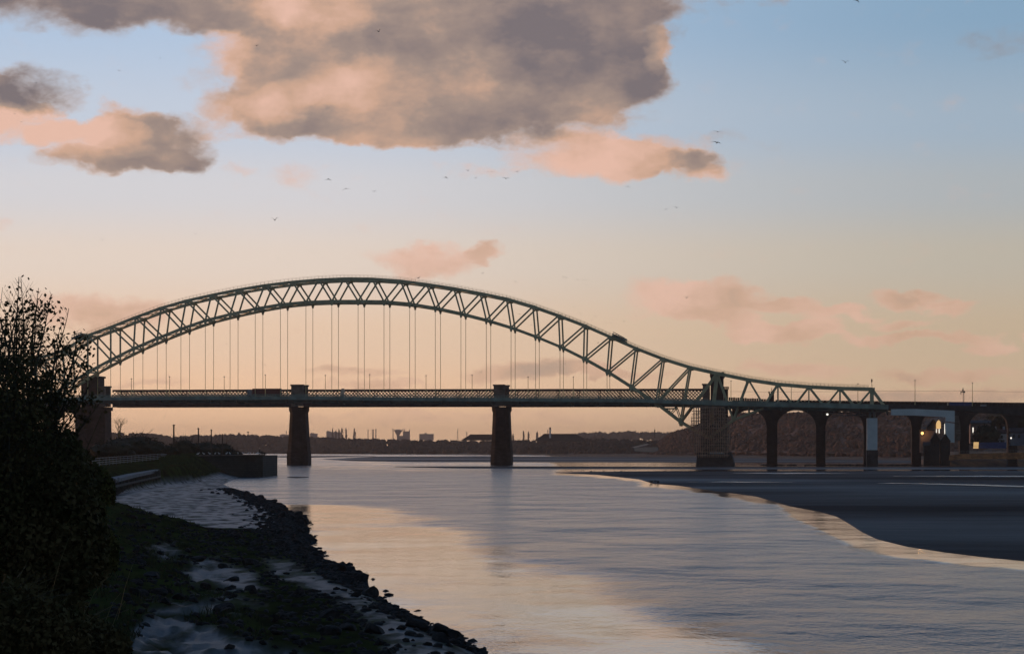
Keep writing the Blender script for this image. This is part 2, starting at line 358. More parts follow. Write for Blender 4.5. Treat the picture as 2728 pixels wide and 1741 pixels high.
# ------------------------------------------------------------------ ground sheet, water, mud
def sheet(name, x0, x1, y0, y1, z, m, nx=1, ny=1):
    mb = MB()
    for i in range(nx+1):
        for j in range(ny+1): mb.v.append((x0+(x1-x0)*i/nx, y0+(y1-y0)*j/ny, z))
    for i in range(nx):
        for j in range(ny):
            a = i*(ny+1)+j; mb.f.append((a, a+ny+1, a+ny+2, a+1))
    o = mb.build(name, m); o['kind'] = 'structure'; return o
sheet('ground', -20000, 20000, -3000, 40000, -3, mat('ground_soil', (.08,.06,.04), .95, scale=.01))
# river surface: rows follow distance so the calm zones can be stored on it
SHORE = [(-400,8),(0,5),(99,-1.05),(109,-2.7),(115,-3.8),(123,-4.9),(137,-7.1),(149,-8.4),(165,-9.7),(183,-13.2),(213,-16.4),(264,-20.8),(298,-23.6),(327,-28),(399,-37.6),(447,-45),(567,-62),(600,-65),(730,-75)]
BARPX = [(1480,1259),(1592,1264),(1704,1276.5),(1740,1288),(1806,1293),(1923,1310),(2015,1322),(2102,1348),(2183,1363),(2229,1376),(2260,1394),(2295,1417),(2336,1437),(2418,1457.5),(2520,1473),(2622,1485.6),(2728,1496),(3000,1520),(3400,1545)]
def river():
    mb = MB(); calm = []
    rows = []; py = 3600.
    ys = []
    d = -300.
    while d < 60: ys.append(d); d += 60
    d = 60.
    while d < 5200: ys.append(d); d *= 1.014
    ys.append(5200)
    cols = [i/220 for i in range(221)]
    for Y in ys:
        R = 120+abs(Y)*.62
        xs = [-R + 2*R*c for c in cols]
        # denser columns inside the view
        for x in xs:
            mb.v.append((x, Y, 0))
            c = 0.
            if Y > 40:
                px = CX+F*x/Y; py = HY+CH*F/Y
                sh = lin(Y, SHORE)
                # lee of the left bank: widest near the camera
                wdt = lin(Y, [(90,14),(118,14),(177,17),(260,18),(330,16),(400,6),(500,3)])
                c = max(c, 1.15*(1-sms(x-sh, wdt*.45, wdt*1.25))*sms(Y, 40, 90)*(1-sms(Y, 345, 385)))
                # lee of the sandbank
                by = lin(px, BARPX)
                if px > 1480:
                    gap = py-by
                    wd = lin(px, [(1480,5),(1900,14),(2080,22),(2150,60),(2260,72),(2340,48),(2450,34),(2728,30)])
                    c = max(c, 1.7*(1-sms(gap, wd*.5, wd*1.15)))
                c = max(c, .45*sms(Y, 700, 1100))
            calm.append(c-.18)
    n = len(cols)
    for j in range(len(ys)-1):
        for i in range(n-1):
            a = j*n+i; mb.f.append((a, a+1, a+n+1, a+n))
    o = mb.build('river', WATER); o['kind'] = 'structure'
    at_ = o.data.attributes.new('calm', 'FLOAT', 'POINT'); at_.data.foreach_set('value', calm)
river()
def flat(name, top, bot, m, z=.05, n=60, lift=0., x0=None, x1=None):
    """mud bank whose far edge and near edge are seen along the two rows given as (px,py) lists"""
    mb = MB(); x0 = x0 if x0 is not None else max(top[0][0], bot[0][0]); x1 = x1 if x1 is not None else min(top[-1][0], bot[-1][0]); k = 44 if name == 'sandbank' else 14
    for i in range(n+1):
        px = x0+(x1-x0)*i/n; ta = lin(px, top); tb = lin(px, bot)
        for j in range(k+1):
            f = 1-(1-j/k)**2.6 if name == 'sandbank' else j/k
            py = 1/((1-f)/(ta-HY)+f/(tb-HY))+HY
            e = math.sin(math.pi*min(1, f*1.0))
            p = G(px, py, 0)
            if name == 'sandbank': p.z = -.004+.06*sms(p.y-G(px, tb, 0).y, 0, 9)+.05*fbm(p.x*.02, p.y*.012, 1.)*sms(p.y-G(px, tb, 0).y, 5, 60)-.03*(j in (0, k))*0
            else: p.z = z*min(1, 6*min(f, 1-f)) + lift*e-.03*(f in (0,1))
            mb.v.append(tuple(p))
    for i in range(n):
        for j in range(k):
            a = i*(k+1)+j; mb.f.append((a, a+1, a+k+2, a+k+1))
    o = mb.build(name, m, smooth=True); o['kind'] = 'structure'; return o
flat('sandbank', [(1480,1257.5),(1560,1256),(1800,1254),(3400,1254)], BARPX, MUD, .06, 260)
for tp, bt in (([(1836,1282.6),(1960,1281.8),(2110,1283)],[(1836,1282.8),(1960,1283.6),(2110,1283.2)]), ([(2340,1285.5),(2500,1287),(2728,1293),(3100,1301)],[(2340,1285.8),(2500,1289),(2728,1296),(3100,1305)]),
               ([(1938,1259),(2100,1258.4),(2265,1259.3)],[(1938,1259.2),(2100,1260.8),(2265,1259.6)]), ([(2380,1267),(2600,1266.5),(3100,1266)],[(2380,1267.2),(2600,1268.6),(3100,1269)])):
    mbp_ = MB(); n_ = 60
    for i in range(n_+1):
        px = tp[0][0]+(tp[-1][0]-tp[0][0])*i/n_; a_ = G(px, lin(px, tp)+.7*fbm(px*.02, 3.), .13); c_ = G(px, lin(px, bt)+.5*fbm(px*.025, 7.), .13); mbp_.v += [tuple(a_), tuple(c_)]
    for i in range(n_): mbp_.f.append((2*i, 2*i+1, 2*i+3, 2*i+2))
    mbp_.build('tidal_pool', WATER)['kind'] = 'structure'
flat('mudflat', [(860,1222),(1000,1215),(1300,1214),(1870,1216.5),(2160,1222),(2440,1226)], [(860,1223),(950,1228),(1100,1231),(1850,1232),(2450,1233)], MUDF, .08, 80)
flat('mudflat', [(1050,1242),(1200,1241),(1500,1241),(1850,1242),(2200,1242.5),(3200,1241)], [(1050,1243),(1200,1247),(1500,1249.5),(2000,1249),(2500,1250),(3200,1251)], MUDF, .06, 80)
flat('mudflat', [(690,1214),(900,1213),(1000,1214)], [(690,1216),(800,1219),(900,1217),(1000,1215)], MUDF, .06, 30)
flat('mudflat', [(765,1270),(790,1268.8),(822,1270)], [(765,1271),(790,1273),(822,1271)], ROCK, .08, 24)
# ------------------------------------------------------------------ near bank terrain
def o_start(Y): return lin(Y, [(0,3),(100,5.5),(200,6.5),(232,7),(256,23),(370,23),(440,18),(508,13.5),(560,6),(620,2.5),(760,2)])
def inpoly(x, y, P):
    r = False; n = len(P); j = n-1
    for i in range(n):
        xi, yi = P[i]; xj, yj = P[j]
        if (yi > y) != (yj > y) and x < (xj-xi)*(y-yi)/(yj-yi)+xi: r = not r
        j = i
    return r
MUDP = [[(480,1530),(500,1500),(560,1488),(650,1515),(700,1555),(640,1572),(520,1555)],
        [(330,1741),(400,1660),(470,1650),(600,1680),(720,1720),(800,1760),(820,1900),(200,1900)],
        [(705,1488),(770,1496),(860,1534),(945,1572),(1030,1610),(940,1616),(830,1570),(735,1534)],
        [(930,1610),(1050,1630),(1160,1694),(1270,1741),(1500,1900),(1080,1800),(1040,1730),(985,1670)],
        [(400,1452),(450,1448),(500,1470),(440,1478)], [(380,1610),(620,1596),(700,1612),(520,1626),(390,1622)]]
def bank_z(X, Y):
    sh = lin(Y, SHORE); o = sh-X
    if o < 0: return -.25-min(1.5, -o*.25), 0, o
    z = .50*sms(o, 0, 2.2)+min(o, 30)*.022
    os_ = o_start(Y); H = lin(Y, [(0,3.2),(120,3.0),(232,2.2),(300,3.),(540,3.3),(640,4.9),(720,5.2),(900,5.2)]); wd = lin(Y, [(0,26),(200,24),(256,3),(560,2.5),(640,12),(720,10)])
    k = sms(o, os_, os_+wd); z += H*k
    near = 1-sms(Y, 225, 250)
    z += near*sms(o, os_-1, os_+4)*(.55*fbm(X*.22, Y*.10, 2.)+.22*fbm(X*.9, Y*.45, 5.))
    z += (.05*near+.002)*fbm(X*1.3, Y*.6, 9.)
    return z, k, o
def near_bank():
    mb = MB(); wet = []
    ys = []; d = 22.
    while d < 760: ys.append(d); d *= 1.0085
    nc = 230
    for Y in ys:
        for i in range(nc+1):
            px = -420+1780*(i/nc)
            X = (px-CX)/F*Y
            z, k, o = bank_z(X, Y)
            if Y > 715: z = min(z, 5.2)
            mb.v.append((X, Y, z))
            py = HY+(CH-z)*F/Y
            qx = px+34*fbm(X*.35, Y*.12, 1.); qy = py+26*fbm(X*.35, Y*.12, 8.)
            if Y > 234: w = 1-sms(k, .05, .25) if o > 2.5+2*fbm(X*.3, Y*.1, 3.) or Y > 420 else .2
            else:
                w = sum(any(inpoly(qx+ex, qy+ey, P) for P in MUDP) for ex, ey in ((0,0),(14,5),(-14,-5),(7,-9),(-7,9)))/5*.85
            wet.append(w)
    n = nc+1
    for j in range(len(ys)-1):
        for i in range(nc):
            a = j*n+i; mb.f.append((a, a+1, a+n+1, a+n))
    m = bpy.data.materials.new('river_bank_ground'); m.use_nodes = True; nt = m.node_tree; N = nt.nodes; L = nt.links
    b = N['Principled BSDF']; a = N.new('ShaderNodeAttribute'); a.attribute_name = 'wet'
    tc = N.new('ShaderNodeTexCoord')
    def noi(sc, det, st_=(1,1,1)):
        mp = N.new('ShaderNodeMapping'); L.new(tc.outputs['Object'], mp.inputs[0]); mp.inputs['Scale'].default_value = st_
        q = N.new('ShaderNodeTexNoise'); q.inputs['Scale'].default_value = sc; q.inputs['Detail'].default_value = det; L.new(mp.outputs[0], q.inputs[0]); return q.outputs[0]
    def ramp(f, p0, c0, p1, c1):
        r = N.new('ShaderNodeValToRGB'); e = r.color_ramp.elements; e[0].position = p0; e[0].color = c0+(1,); e[1].position = p1; e[1].color = c1+(1,); L.new(f, r.inputs[0]); return r.outputs[0]
    g = ramp(noi(.5, 6, (1,.45,1)), .36, (.024,.024,.013), .66, (.048,.062,.020))
    mu = ramp(noi(1.1, 6, (1,.35,1)), .3, (.032,.036,.044), .65, (.085,.090,.108))
    # weed and stones caught on the mud
    sp = N.new('ShaderNodeMapRange'); L.new(noi(.8, 7, (1,.3,1)), sp.inputs[0]); sp.inputs[1].default_value = .30; sp.inputs[2].default_value = .52
    wm = N.new('ShaderNodeMath'); wm.operation = 'MULTIPLY'; L.new(a.outputs['Fac'], wm.inputs[0]); L.new(sp.outputs[0], wm.inputs[1])
    mx = N.new('ShaderNodeMix'); mx.data_type = 'RGBA'; L.new(wm.outputs[0], mx.inputs[0]); L.new(g, mx.inputs[6]); L.new(mu, mx.inputs[7]); L.new(mx.outputs[2], b.inputs['Base Color'])
    rr = N.new('ShaderNodeMapRange'); L.new(wm.outputs[0], rr.inputs[0]); rr.inputs[3].default_value = .95; rr.inputs[4].default_value = .42; L.new(rr.outputs[0], b.inputs['Roughness'])
    r3 = N.new('ShaderNodeMapRange'); L.new(wm.outputs[0], r3.inputs[0]); r3.inputs[3].default_value = .0; r3.inputs[4].default_value = .22; L.new(r3.outputs[0], b.inputs['Specular IOR Level'])
    bp = N.new('ShaderNodeBump'); bp.inputs['Distance'].default_value = .03; L.new(noi(2.5, 7), bp.inputs['Height']); L.new(bp.outputs[0], b.inputs['Normal'])
    o = mb.build('river_bank', m, smooth=True); o['kind'] = 'structure'
    t = o.data.attributes.new('wet', 'FLOAT', 'POINT'); t.data.foreach_set('value', wet)
near_bank()
# ------------------------------------------------------------------ far land
FARB = [(-900,1206),(300,1206.5),(700,1207),(1000,1209),(1500,1212),(1850,1216),(2150,1220.5),(2420,1224),(2600,1228),(3400,1232)]
RIDGE = [(-900,1152),(300,1149),(350,1149),(400,1151),(455,1160),(520,1155),(560,1155),(640,1154),(700,1157),(780,1160),(860,1160),(900,1164),(1000,1166),(1100,1168),(1150,1166),(1200,1166),(1300,1168),(1450,1164),(1500,1166),(1700,1172),(1740,1170),(2000,1172),(3400,1172)]
def far_land():
    mb = MB(); n = 200; prof = [(0,-.6),(.01,1.0),(.06,3.0),(.3,3.5),(.6,5.),(1.,9.),(1.6,12.)]
    for i in range(n+1):
        px = -900+4300*i/n; Y0 = CH*F/(lin(px, FARB)-HY); Y0 = min(Y0, 5000)
        for k, z in prof:
            Y = Y0+2200*k; mb.v.append(((px-CX)/F*Y, Y, z*(1+.1*fbm(px*.01, k*3.))))
    for i in range(n):
        for j in range(len(prof)-1):
            a = i*len(prof)+j; mb.f.append((a, a+len(prof), a+len(prof)+1, a+1))
    o = mb.build('far_bank', mat('far_bank_grass', (.10,.07,.04), .95, col2=(.055,.045,.028), scale=.02, stretch=(.3,1,1)), smooth=True); o['kind'] = 'structure'
far_land()
def ico(sub=1):
    t = (1+5**.5)/2; v = [Vector(p).normalized() for p in [(-1,t,0),(1,t,0),(-1,-t,0),(1,-t,0),(0,-1,t),(0,1,t),(0,-1,-t),(0,1,-t),(t,0,-1),(t,0,1),(-t,0,-1),(-t,0,1)]]
    f = [(0,11,5),(0,5,1),(0,1,7),(0,7,10),(0,10,11),(1,5,9),(5,11,4),(11,10,2),(10,7,6),(7,1,8),(3,9,4),(3,4,2),(3,2,6),(3,6,8),(3,8,9),(4,9,5),(2,4,11),(6,2,10),(8,6,7),(9,8,1)]
    for _ in range(sub):
        c = {}; nf = []
        def mid(a, b):
            k = (min(a,b), max(a,b))
            if k not in c: v.append(((v[a]+v[b])/2).normalized()); c[k] = len(v)-1
            return c[k]
        for a, b, d in f:
            x, y, z = mid(a,b), mid(b,d), mid(d,a); nf += [(a,x,z),(b,y,x),(d,z,y),(x,y,z)]
        f = nf
    return v, f
IC1 = ico(1); IC2 = ico(2); IC0 = ico(0)
def crown(mb, c, rx, rz, rng, ic=IC1, rag=.35, twigs=6, tw=.35):
    """ragged crown: noisy hull plus loose twig/leaf blades breaking the outline"""
    v, f = ic; n = len(mb.v); s = rng.random()*99
    for p in v:
        k = 1+rag*mnoise.noise(p*1.7+Vector((s,s,s)))+rag*.6*(rng.random()-.5)
        mb.v.append((c[0]+p.x*rx*k, c[1]+p.y*rx*k, c[2]+p.z*rz*k))
    mb.f += [(a+n, b+n, d+n) for a, b, d in f]
    for _ in range(twigs):
        a = rng.random()*6.283; e = rng.uniform(-.1, 1.5); d = Vector((math.cos(a)*math.cos(e)*rx, math.sin(a)*math.cos(e)*rx, math.sin(e)*rz))
        p = Vector(c)+d*.8; q = Vector(c)+d*(1.05+tw*rng.random())+Vector((0,0,rz*.1)); w = rx*.10
        mb.tri(p+Vector((w,0,0)), p-Vector((w,0,0)), q); mb.tri(p+Vector((0,w,0)), p-Vector((0,w,0)), q)
def woodland(name, label, mt, x0, x1, top, base, dist, count, seed, hmin, hmax, depth, back=0., step_rows=4):
    rng = random.Random(seed); mb = MB()
    for i in range(count):
        px = rng.uniform(x0, x1); f = (i % step_rows)/max(1, step_rows-1)
        Y = lin(px, dist)+back+depth*f+rng.uniform(-.1, .1)*depth
        tp = lin(px, top); bt = lin(px, base)
        pt = bt+(tp-bt)*((f*.999)**.8)+rng.uniform(-1, 1)*1.6 if step_rows > 1 else tp
        h = rng.uniform(hmin, hmax)
        zt = CH+(HY-pt)*Y/F
        crown(mb, ((px-CX)/F*Y, Y, zt-h*.5), h*rng.uniform(.42, .75), h*.55, rng, IC1 if h > 7 else IC0, .4, 7, .35)
    o = mb.build(name, mt); tag(o, label, 'woodland', kind='stuff'); return o
farD = [(-900,4300),(700,4300),(1000,3800),(1500,3200),(1850,2600),(2150,2150),(2420,1900),(3400,1750)]
woodland('woodland', 'brown leafless woodland along the far shore behind the bridges', WOODB, -700, 1800, RIDGE and [(-900,1156),(300,1152),(400,1154),(455,1163),(520,1158),(640,1157),(700,1160),(780,1164),(860,1164),(900,1167),(1100,1172),(1300,1174),(1500,1172),(1560,1168),(1700,1172),(1800,1178)], [(-900,1196),(1000,1196),(1500,1198),(1800,1203)], farD, 4200, 11, 6, 10, 500, 60, 6)
woodland('hillside_woodland', 'rust brown wooded hillside seen through the viaduct arches', WOODR, 1735, 2760, [(1735,1196),(1760,1172),(1790,1150),(1820,1142),(1870,1128),(1930,1112),(1980,1098),(2050,1100),(2130,1098),(2250,1096),(2420,1098),(2760,1100)], [(1735,1206),(1800,1208),(2150,1213),(2420,1216),(2760,1220)], farD, 8500, 12, 3.2, 6.5, 420, 30, 16)
woodland('far_ridge_woodland', 'pale hazy line of trees on the distant ridge beyond the flat roofed sheds', WOODB, 1480, 1800, [(1480,1166),(1540,1156),(1580,1152),(1620,1155),(1680,1150),(1760,1153),(1800,1155)], [(1480,1175),(1800,1175)], [(0,7000)], 260, 13, 14, 24, 200, 0, 2)
# hill body behind the rust woodland
def hill():
    mb = MB(); n = 60; rows = 8
    top = [(1700,1200),(1760,1180),(1820,1150),(1880,1130),(1980,1106),(2060,1108),(2300,1104),(2900,1104),(3500,1106)]
    for i in range(n+1):
        px = 1715+1800*i/n; Y0 = lin(px, farD)+20
        for j in range(rows+1):
            f = j/rows; Y = Y0+480*f; zt = CH+(HY-lin(px, top))*(Y0+480)/F
            mb.v.append(((px-CX)/F*Y, Y, 1+(zt-1)*sms(f, -.2, 1.0)+1.2*fbm(px*.02, f*4.)))
    for i in range(n):
        for j in range(rows):
            a = i*(rows+1)+j; mb.f.append((a, a+rows+1, a+rows+2, a+1))
    o = mb.build('hill', WOODR, smooth=True); o['kind'] = 'structure'
hill()
def patch(name, pts, Y, mt, kind='structure'):
    mb = MB(); n = len(pts)
    for x, y in pts:
        p = G(x, y, 2.5) if y > 1205 else at(x, y, Y); mb.v.append(tuple(at(x, y, Y+ (1210-y)*14)))
    mb.f.append(tuple(range(n))); o = mb.build(name, mt); o['kind'] = kind; return o
patch('field', [(1690,1191),(1752,1190),(1754,1199),(1740,1204),(1690,1201)], 2350, FIELD)
patch('pale_field', [(1684,1190),(1722,1181),(1730,1183),(1690,1192)], 2350, mat('stubble', (.45,.30,.20), .9))
# ------------------------------------------------------------------ arch road bridge
Tn = [(168,934),(234,893),(295,871),(361,845),(429.5,820),(496,801),(563,786),(633,772),(705,760),(779,751),(849,745),(917,742),(991,743),(1067,748),(1136.6,757),(1209,768),(1279,781),(1349.4,795.6),(1419.7,816),(1488,840),(1557,866.5),(1625,896.6),(1693,926.5),(1765,954.6),(1837,977),(1909,993),(1993,1010),(2072,1022),(2155,1029),(2238.5,1033),(2324,1035)]
Bn = [(234,991),(295,958.5),(356,928),(419,901),(482,876),(547,853.5),(613,837),(680,822.5),(747,811),(815,804.6),(884,802),(954,802),(1023,803),(1091.4,809),(1159.7,820),(1228,834.7),(1295.5,852),(1361.5,872),(1426.7,896),(1491.9,923),(1554.9,954.5),(1617.2,989.5),(1680,1029.5),(1747,1073),(1812,1123)]
TW = 17.2
T = [(ub(x, 0), zb(y, x, 0)) for x, y in Tn]
Bt = [(ub(x, 0), zb(y, x, 0)) for x, y in Bn]
tb = 25                                    # index of the top node over the pier is 25
Tpier = T[25]; PIERU = Tpier[0]
bear = (ub(1880, 0)+1.0, zb(1166, 1880, 0))
# mirror the hidden left part
T0 = T[11][0]
def mir(p): return (2*T0-p[0], p[1]+.8)
Tl = [mir(p) for p in T[26:][::-1]]+[mir(p) for p in T[23:26][::-1]]  # side span + first nodes
T = Tl+T[0:] if False else [mir(p) for p in T[23:][::-1] if mir(p)[0] < T[0][0]-4]+T
Bleft = [mir(p) for p in Bt[::-1] if mir(p)[0] < Bt[0][0]-4]
Bt = Bleft+Bt
PL = 2*T0-PIERU
bearL = (2*T0-bear[0], bear[1]+.5)
cB = W(T0, TW/2, 0)
RB = thing('road_bridge', 'long green steel through arch road bridge with thin vertical hangers spanning the river', 'bridge', tuple(cB))
def part(mb, name, m, parent=RB, **k): return mb.build(name, m, parent, **k)
TOPZ = [(u, z) for u, z in T]
DECKB = [(ub(x, 0), zb(y, x, 0)) for x, y in [(-900,1080),(0,1072),(250,1066),(500,1064.5),(800,1064),(1100,1067),(1400,1068.5),(1700,1071),(1950,1080.5),(2150,1084.5),(2362,1089),(2728,1094),(3100,1098)]]
DECKT = [(ub(x, 0), zb(y, x, 0)) for x, y in [(-900,1062),(0,1055),(250,1051),(500,1050),(800,1049.5),(1100,1051),(1400,1052.5),(1700,1056.5),(1950,1067),(2150,1071.5),(2362,1078),(2728,1085),(3100,1088)]]
def dz(u): return lin(u, DECKB)
def dt(u): return lin(u, DECKT)
hang_n = 0; diag_n = 0
extra = MB()
def diagonal(p, q, w):
    global diag_n
    diag_n += 1
    mb = MB(); mb.beam(p, q, w*.8, w, side=BX) if False else mb.beam(p, q, .62, w, side=BX)
    if diag_n <= 100: part(mb, 'diagonal', GREEN)
    else:
        extra.v, n0 = extra.v, len(extra.v); extra.f += [tuple(i+n0 for i in f) for f in mb.f]; extra.v += mb.v
SIDEB = [(ub(x, 0), 0) for x in (2035, 2115, 2198, 2281, 2362)]
for b in (0., TW):
    # top chord
    mb = MB(); ch = MB()
    for (u0, z0), (u1, z1) in zip(T, T[1:]):
        mb.beam(W(u0, b, z0), W(u1, b, z1), .9, 1.25, side=BX)
    for u, z in T: mb.beam(W(u-1.1, b, z-.35), W(u+1.1, b, z-.35), 1.05, 1.7, side=BX)
    part(mb, 'top_chord', GREEN)
    # bottom chord: arch rib down to the bearings
    full = [bearL]+Bt+[bear]
    mb = MB()
    for (u0, z0), (u1, z1) in zip(full, full[1:]): mb.beam(W(u0, b, z0), W(u1, b, z1), .9, 1.25, side=BX)
    for u, z in Bt:
        for dx0, dx1, za, zc in ((-.95, .95, -.9, .8), (-.5, .5, -1.9, -.9)):
            mb.hexa([W(u+dx0*.7, b-.52, z+za), W(u+dx1*.7, b-.52, z+za), W(u+dx1*.7, b+.52, z+za), W(u+dx0*.7, b+.52, z+za), W(u+dx0, b-.52, z+zc), W(u+dx1, b-.52, z+zc), W(u+dx1, b+.52, z+zc), W(u+dx0, b+.52, z+zc)])
    part(mb, 'bottom_chord', GREEN)
    # web members of the main span: each bottom node joins the two top nodes above it
    for k, (u, z) in enumerate(Bt):
        right = sorted([t for t in T if t[0] > u-(2.5 if u > T0 else -.1)+0], key=lambda t: t[0])
        left = sorted([t for t in T if t[0] <= u-(2.5 if u > T0 else -.1)], key=lambda t: -t[0])
        # nearest above to the right and left
        if not right or not left: continue
        if u > T0:
            rr = [t for t in T if t[0] > u-1.5]; rr.sort(key=lambda t: t[0])
            a, c = rr[0], rr[1]
            near_t = [t for t in T if t[0] >= u-4.8]; near_t.sort(key=lambda t: t[0])
        idx = None
    def webs(Bs, Ts):
        for i, (u, z) in enumerate(Bs):
            for t in Ts[i]: diagonal(W(u, b, z), W(t[0], b, t[1]), .72)
    # index pairing: apex top node index
    ia = min(range(len(T)), key=lambda i: abs(T[i][0]-T0))
    rb = [p for p in Bt if p[0] > T0]; lb = [p for p in Bt if p[0] < T0][::-1]
    for i, p in enumerate(rb):
        for j in (ia+i, ia+i+1):
            if j < len(T): diagonal(W(p[0], b, p[1]), W(T[j][0], b, T[j][1]), .72)
    for i, p in enumerate(lb):
        for j in (ia-i, ia-i-1):
            if j >= 0: diagonal(W(p[0], b, p[1]), W(T[j][0], b, T[j][1]), .72)
    # over the right pier: inverted V and the strut back to the side span
    p = (ub(1953, 0), zb(1118, 1953, 0)); tp = T[[i for i in range(len(T)) if abs(T[i][0]-PIERU) < .01][0]]
    for s in (0, 1):
        mm = (lambda q: q) if s == 0 else mir
        P_ = mm(p); TP = mm(tp); q = mm((ub(2035, 0), zb(1086, 2035, 0))); T1 = mm(T[[i for i in range(len(T)) if abs(T[i][0]-PIERU) < .01][0]+1]); be = mm(bear)
        diagonal(W(TP[0], b, TP[1]), W(P_[0], b, P_[1]), .8)
        diagonal(W(T1[0], b, T1[1]), W(P_[0], b, P_[1]), .8)
        tower = mm((ub(1893, 0), zb(1130, 1893, 0)))
        diagonal(W(TP[0], b, TP[1]), W(tower[0], b, tower[1]), 1.1)
        diagonal(W(P_[0], b, P_[1]), W(q[0], b, q[1]), .85)
        diagonal(W(P_[0], b, P_[1]), W(be[0], b, be[1]), 1.0)
        a1 = mm((ub(1994.5, 0), zb(1084, 1994, 0))); a2 = mm((ub(1994.5, 0), zb(1101, 1994, 0)))
        diagonal(W(a1[0], b, a1[1]), W(a2[0], b, a2[1]), .5)
        # small triangle of bracing between deck and rib left of the pier
        for (xa, ya, xb, yb) in ((1782,1104,1800,1084),(1800,1084,1811,1116),(1768,1087,1800,1087),(1781,1104,1779,1086)):
            a1 = mm((ub(xa, 0), zb(ya, xa, 0))); a2 = mm((ub(xb, 0), zb(yb, xb, 0)))
            diagonal(W(a1[0], b, a1[1]), W(a2[0], b, a2[1]), .38)
        i1 = [i for i in range(len(T)) if abs(T[i][0]-PIERU) < .01][0]
        bz = lambda u: dz(u)+.4
        seq = [mm(t) for t in T[i1+1:i1+6]] ; sb = [mm((x[0], 0)) for x in SIDEB]
        for i in range(5):
            t = seq[i]
            B_ = sb[i]; diagonal(W(t[0], b, t[1]), W(B_[0], b, bz(B_[0])), .8)
            if i > 0:
                B_ = sb[i-1]; diagonal(W(t[0], b, t[1]), W(B_[0], b, bz(B_[0])), .8)
                diagonal(W(t[0], b, t[1]), W(t[0], b, bz(t[0])), .55 if i < 4 else 1.3)
    # hangers
    for (u, z) in Bt:
        if z > dz(u)+5:
            mb = MB(); mb.tube([W(u, b, dz(u)-.3), W(u, b, z-1.7)], .115, 5); part(mb, 'hanger', HANG)
    # walkway rail on the top chord
    mb = MB(); pts = []
    for (u0, z0), (u1, z1) in zip(T, T[1:]):
        n = max(2, round(abs(u1-u0)/1.75))
        for i in range(n):
            f = i/n; pts.append((u0+(u1-u0)*f, z0+(z1-z0)*f+.62))
    pts.append((T[-1][0], T[-1][1]+.62))
    for (u, z) in pts: mb.beam(W(u, b-.3, z), W(u, b-.3, z+1.15), .10, .10)
    for h in (.6, 1.15):
        for (u0, z0), (u1, z1) in zip(pts[::3], pts[3::3]): mb.beam(W(u0, b-.3, z0+h), W(u1, b-.3, z1+h), .07, .07)
    part(mb, 'walkway_railing', HANG)
if extra.v: o = part(extra, 'web_members', GREEN); o['kind'] = 'stuff'
# bracing between the two trusses
mb = MB(); mb2 = MB()
for (u0, z0), (u1, z1) in zip(T, T[1:]):
    um, zm = (u0+u1)/2, (z0+z1)/2
    mb.beam(W(u0, 0, z0), W(u0, TW, z0), .5, .9); mb.beam(W(u0, 0, z0), W(u1, TW, z1), .32, .32); mb.beam(W(u0, TW, z0-.2), W(u1, 0, z1-.2), .32, .32)
part(mb, 'top_bracing', GREEN)
for (u0, z0), (u1, z1) in zip(full, full[1:]):
    mb2.beam(W(u0, 0, z0), W(u0, TW, z0), .45, .8); mb2.beam(W(u0, 0, z0), W(u1, TW, z1), .32, .32); mb2.beam(W(u0, TW, z0-.2), W(u1, 0, z1-.2), .32, .32)
part(mb2, 'bottom_bracing', GREEN)
# deck
mb = MB(); fsN = MB(); fsF = MB(); rl = MB(); cb = MB()
us = [u for u, _ in DECKB]; uA, uB = us[0], ub(2366, 0)
n = 120
for i in range(n):
    a = uA+(uB-uA)*i/n; c = uA+(uB-uA)*(i+1)/n
    for (b0, b1, lo, hi) in ((-3., TW+3., 1.0, 1.35),):
        mb.hexa([W(a, b0, dz(a)+lo), W(c, b0, dz(c)+lo), W(c, b1, dz(c)+lo), W(a, b1, dz(a)+lo), W(a, b0, dz(a)+hi), W(c, b0, dz(c)+hi), W(c, b1, dz(c)+hi), W(a, b1, dz(a)+hi)])
    for b0, fs in ((-3.25, fsN), (TW+3.003, fsF)):
        fs.hexa([W(a, b0, dz(a)-.1), W(c, b0, dz(c)-.1), W(c, b0+.24, dz(c)-.1), W(a, b0+.24, dz(a)-.1), W(a, b0, dz(a)+1.45), W(c, b0, dz(c)+1.45), W(c, b0+.24, dz(c)+1.45), W(a, b0+.24, dz(a)+1.45)])
part(mb, 'deck', ASPH)
part(fsN, 'edge_girder', GREEN_D); part(fsF, 'edge_girder', GREEN_D)
u = uA
while u < uB:
    for b0 in (-3.15, TW+3.1):
        rl.beam(W(u, b0, dz(u)+1.45), W(u, b0, dt(u)+.02), .16, .16)
    u += 1.3
for h in (0, .33, .66, 1.):
    for i in range(n):
        a = uA+(uB-uA)*i/n; c = uA+(uB-uA)*(i+1)/n
        for b0 in (-3.15, TW+3.1):
            za = dz(a)+1.5+(dt(a)-dz(a)-1.5)*h; zc = dz(c)+1.5+(dt(c)-dz(c)-1.5)*h
            rl.beam(W(a, b0, za), W(c, b0, zc), .10, .14)
part(rl, 'parapet_railing', GREEN_D)
u = uA+2
k = 0
while u < uB:
    cb.hexa([W(u-.2, -3.0, dz(u)-.1), W(u+.2, -3.0, dz(u)-.1), W(u+.2, TW+3, dz(u)-.1), W(u-.2, TW+3, dz(u)-.1), W(u-.2, -3, dz(u)+.98), W(u+.2, -3, dz(u)+.98), W(u+.2, TW+3, dz(u)+.98), W(u-.2, TW+3, dz(u)+.98)])
    cb.hexa([W(u-.22, -.5, dz(u)-1.7), W(u+.22, -.5, dz(u)-1.7), W(u+.22, TW+.5, dz(u)-1.7), W(u-.22, TW+.5, dz(u)-1.7), W(u-.22, -2.2, dz(u)-.11), W(u+.22, -2.2, dz(u)-.11), W(u+.22, TW+2.2, dz(u)-.11), W(u-.22, TW+2.2, dz(u)-.11)])
    u += 11.9
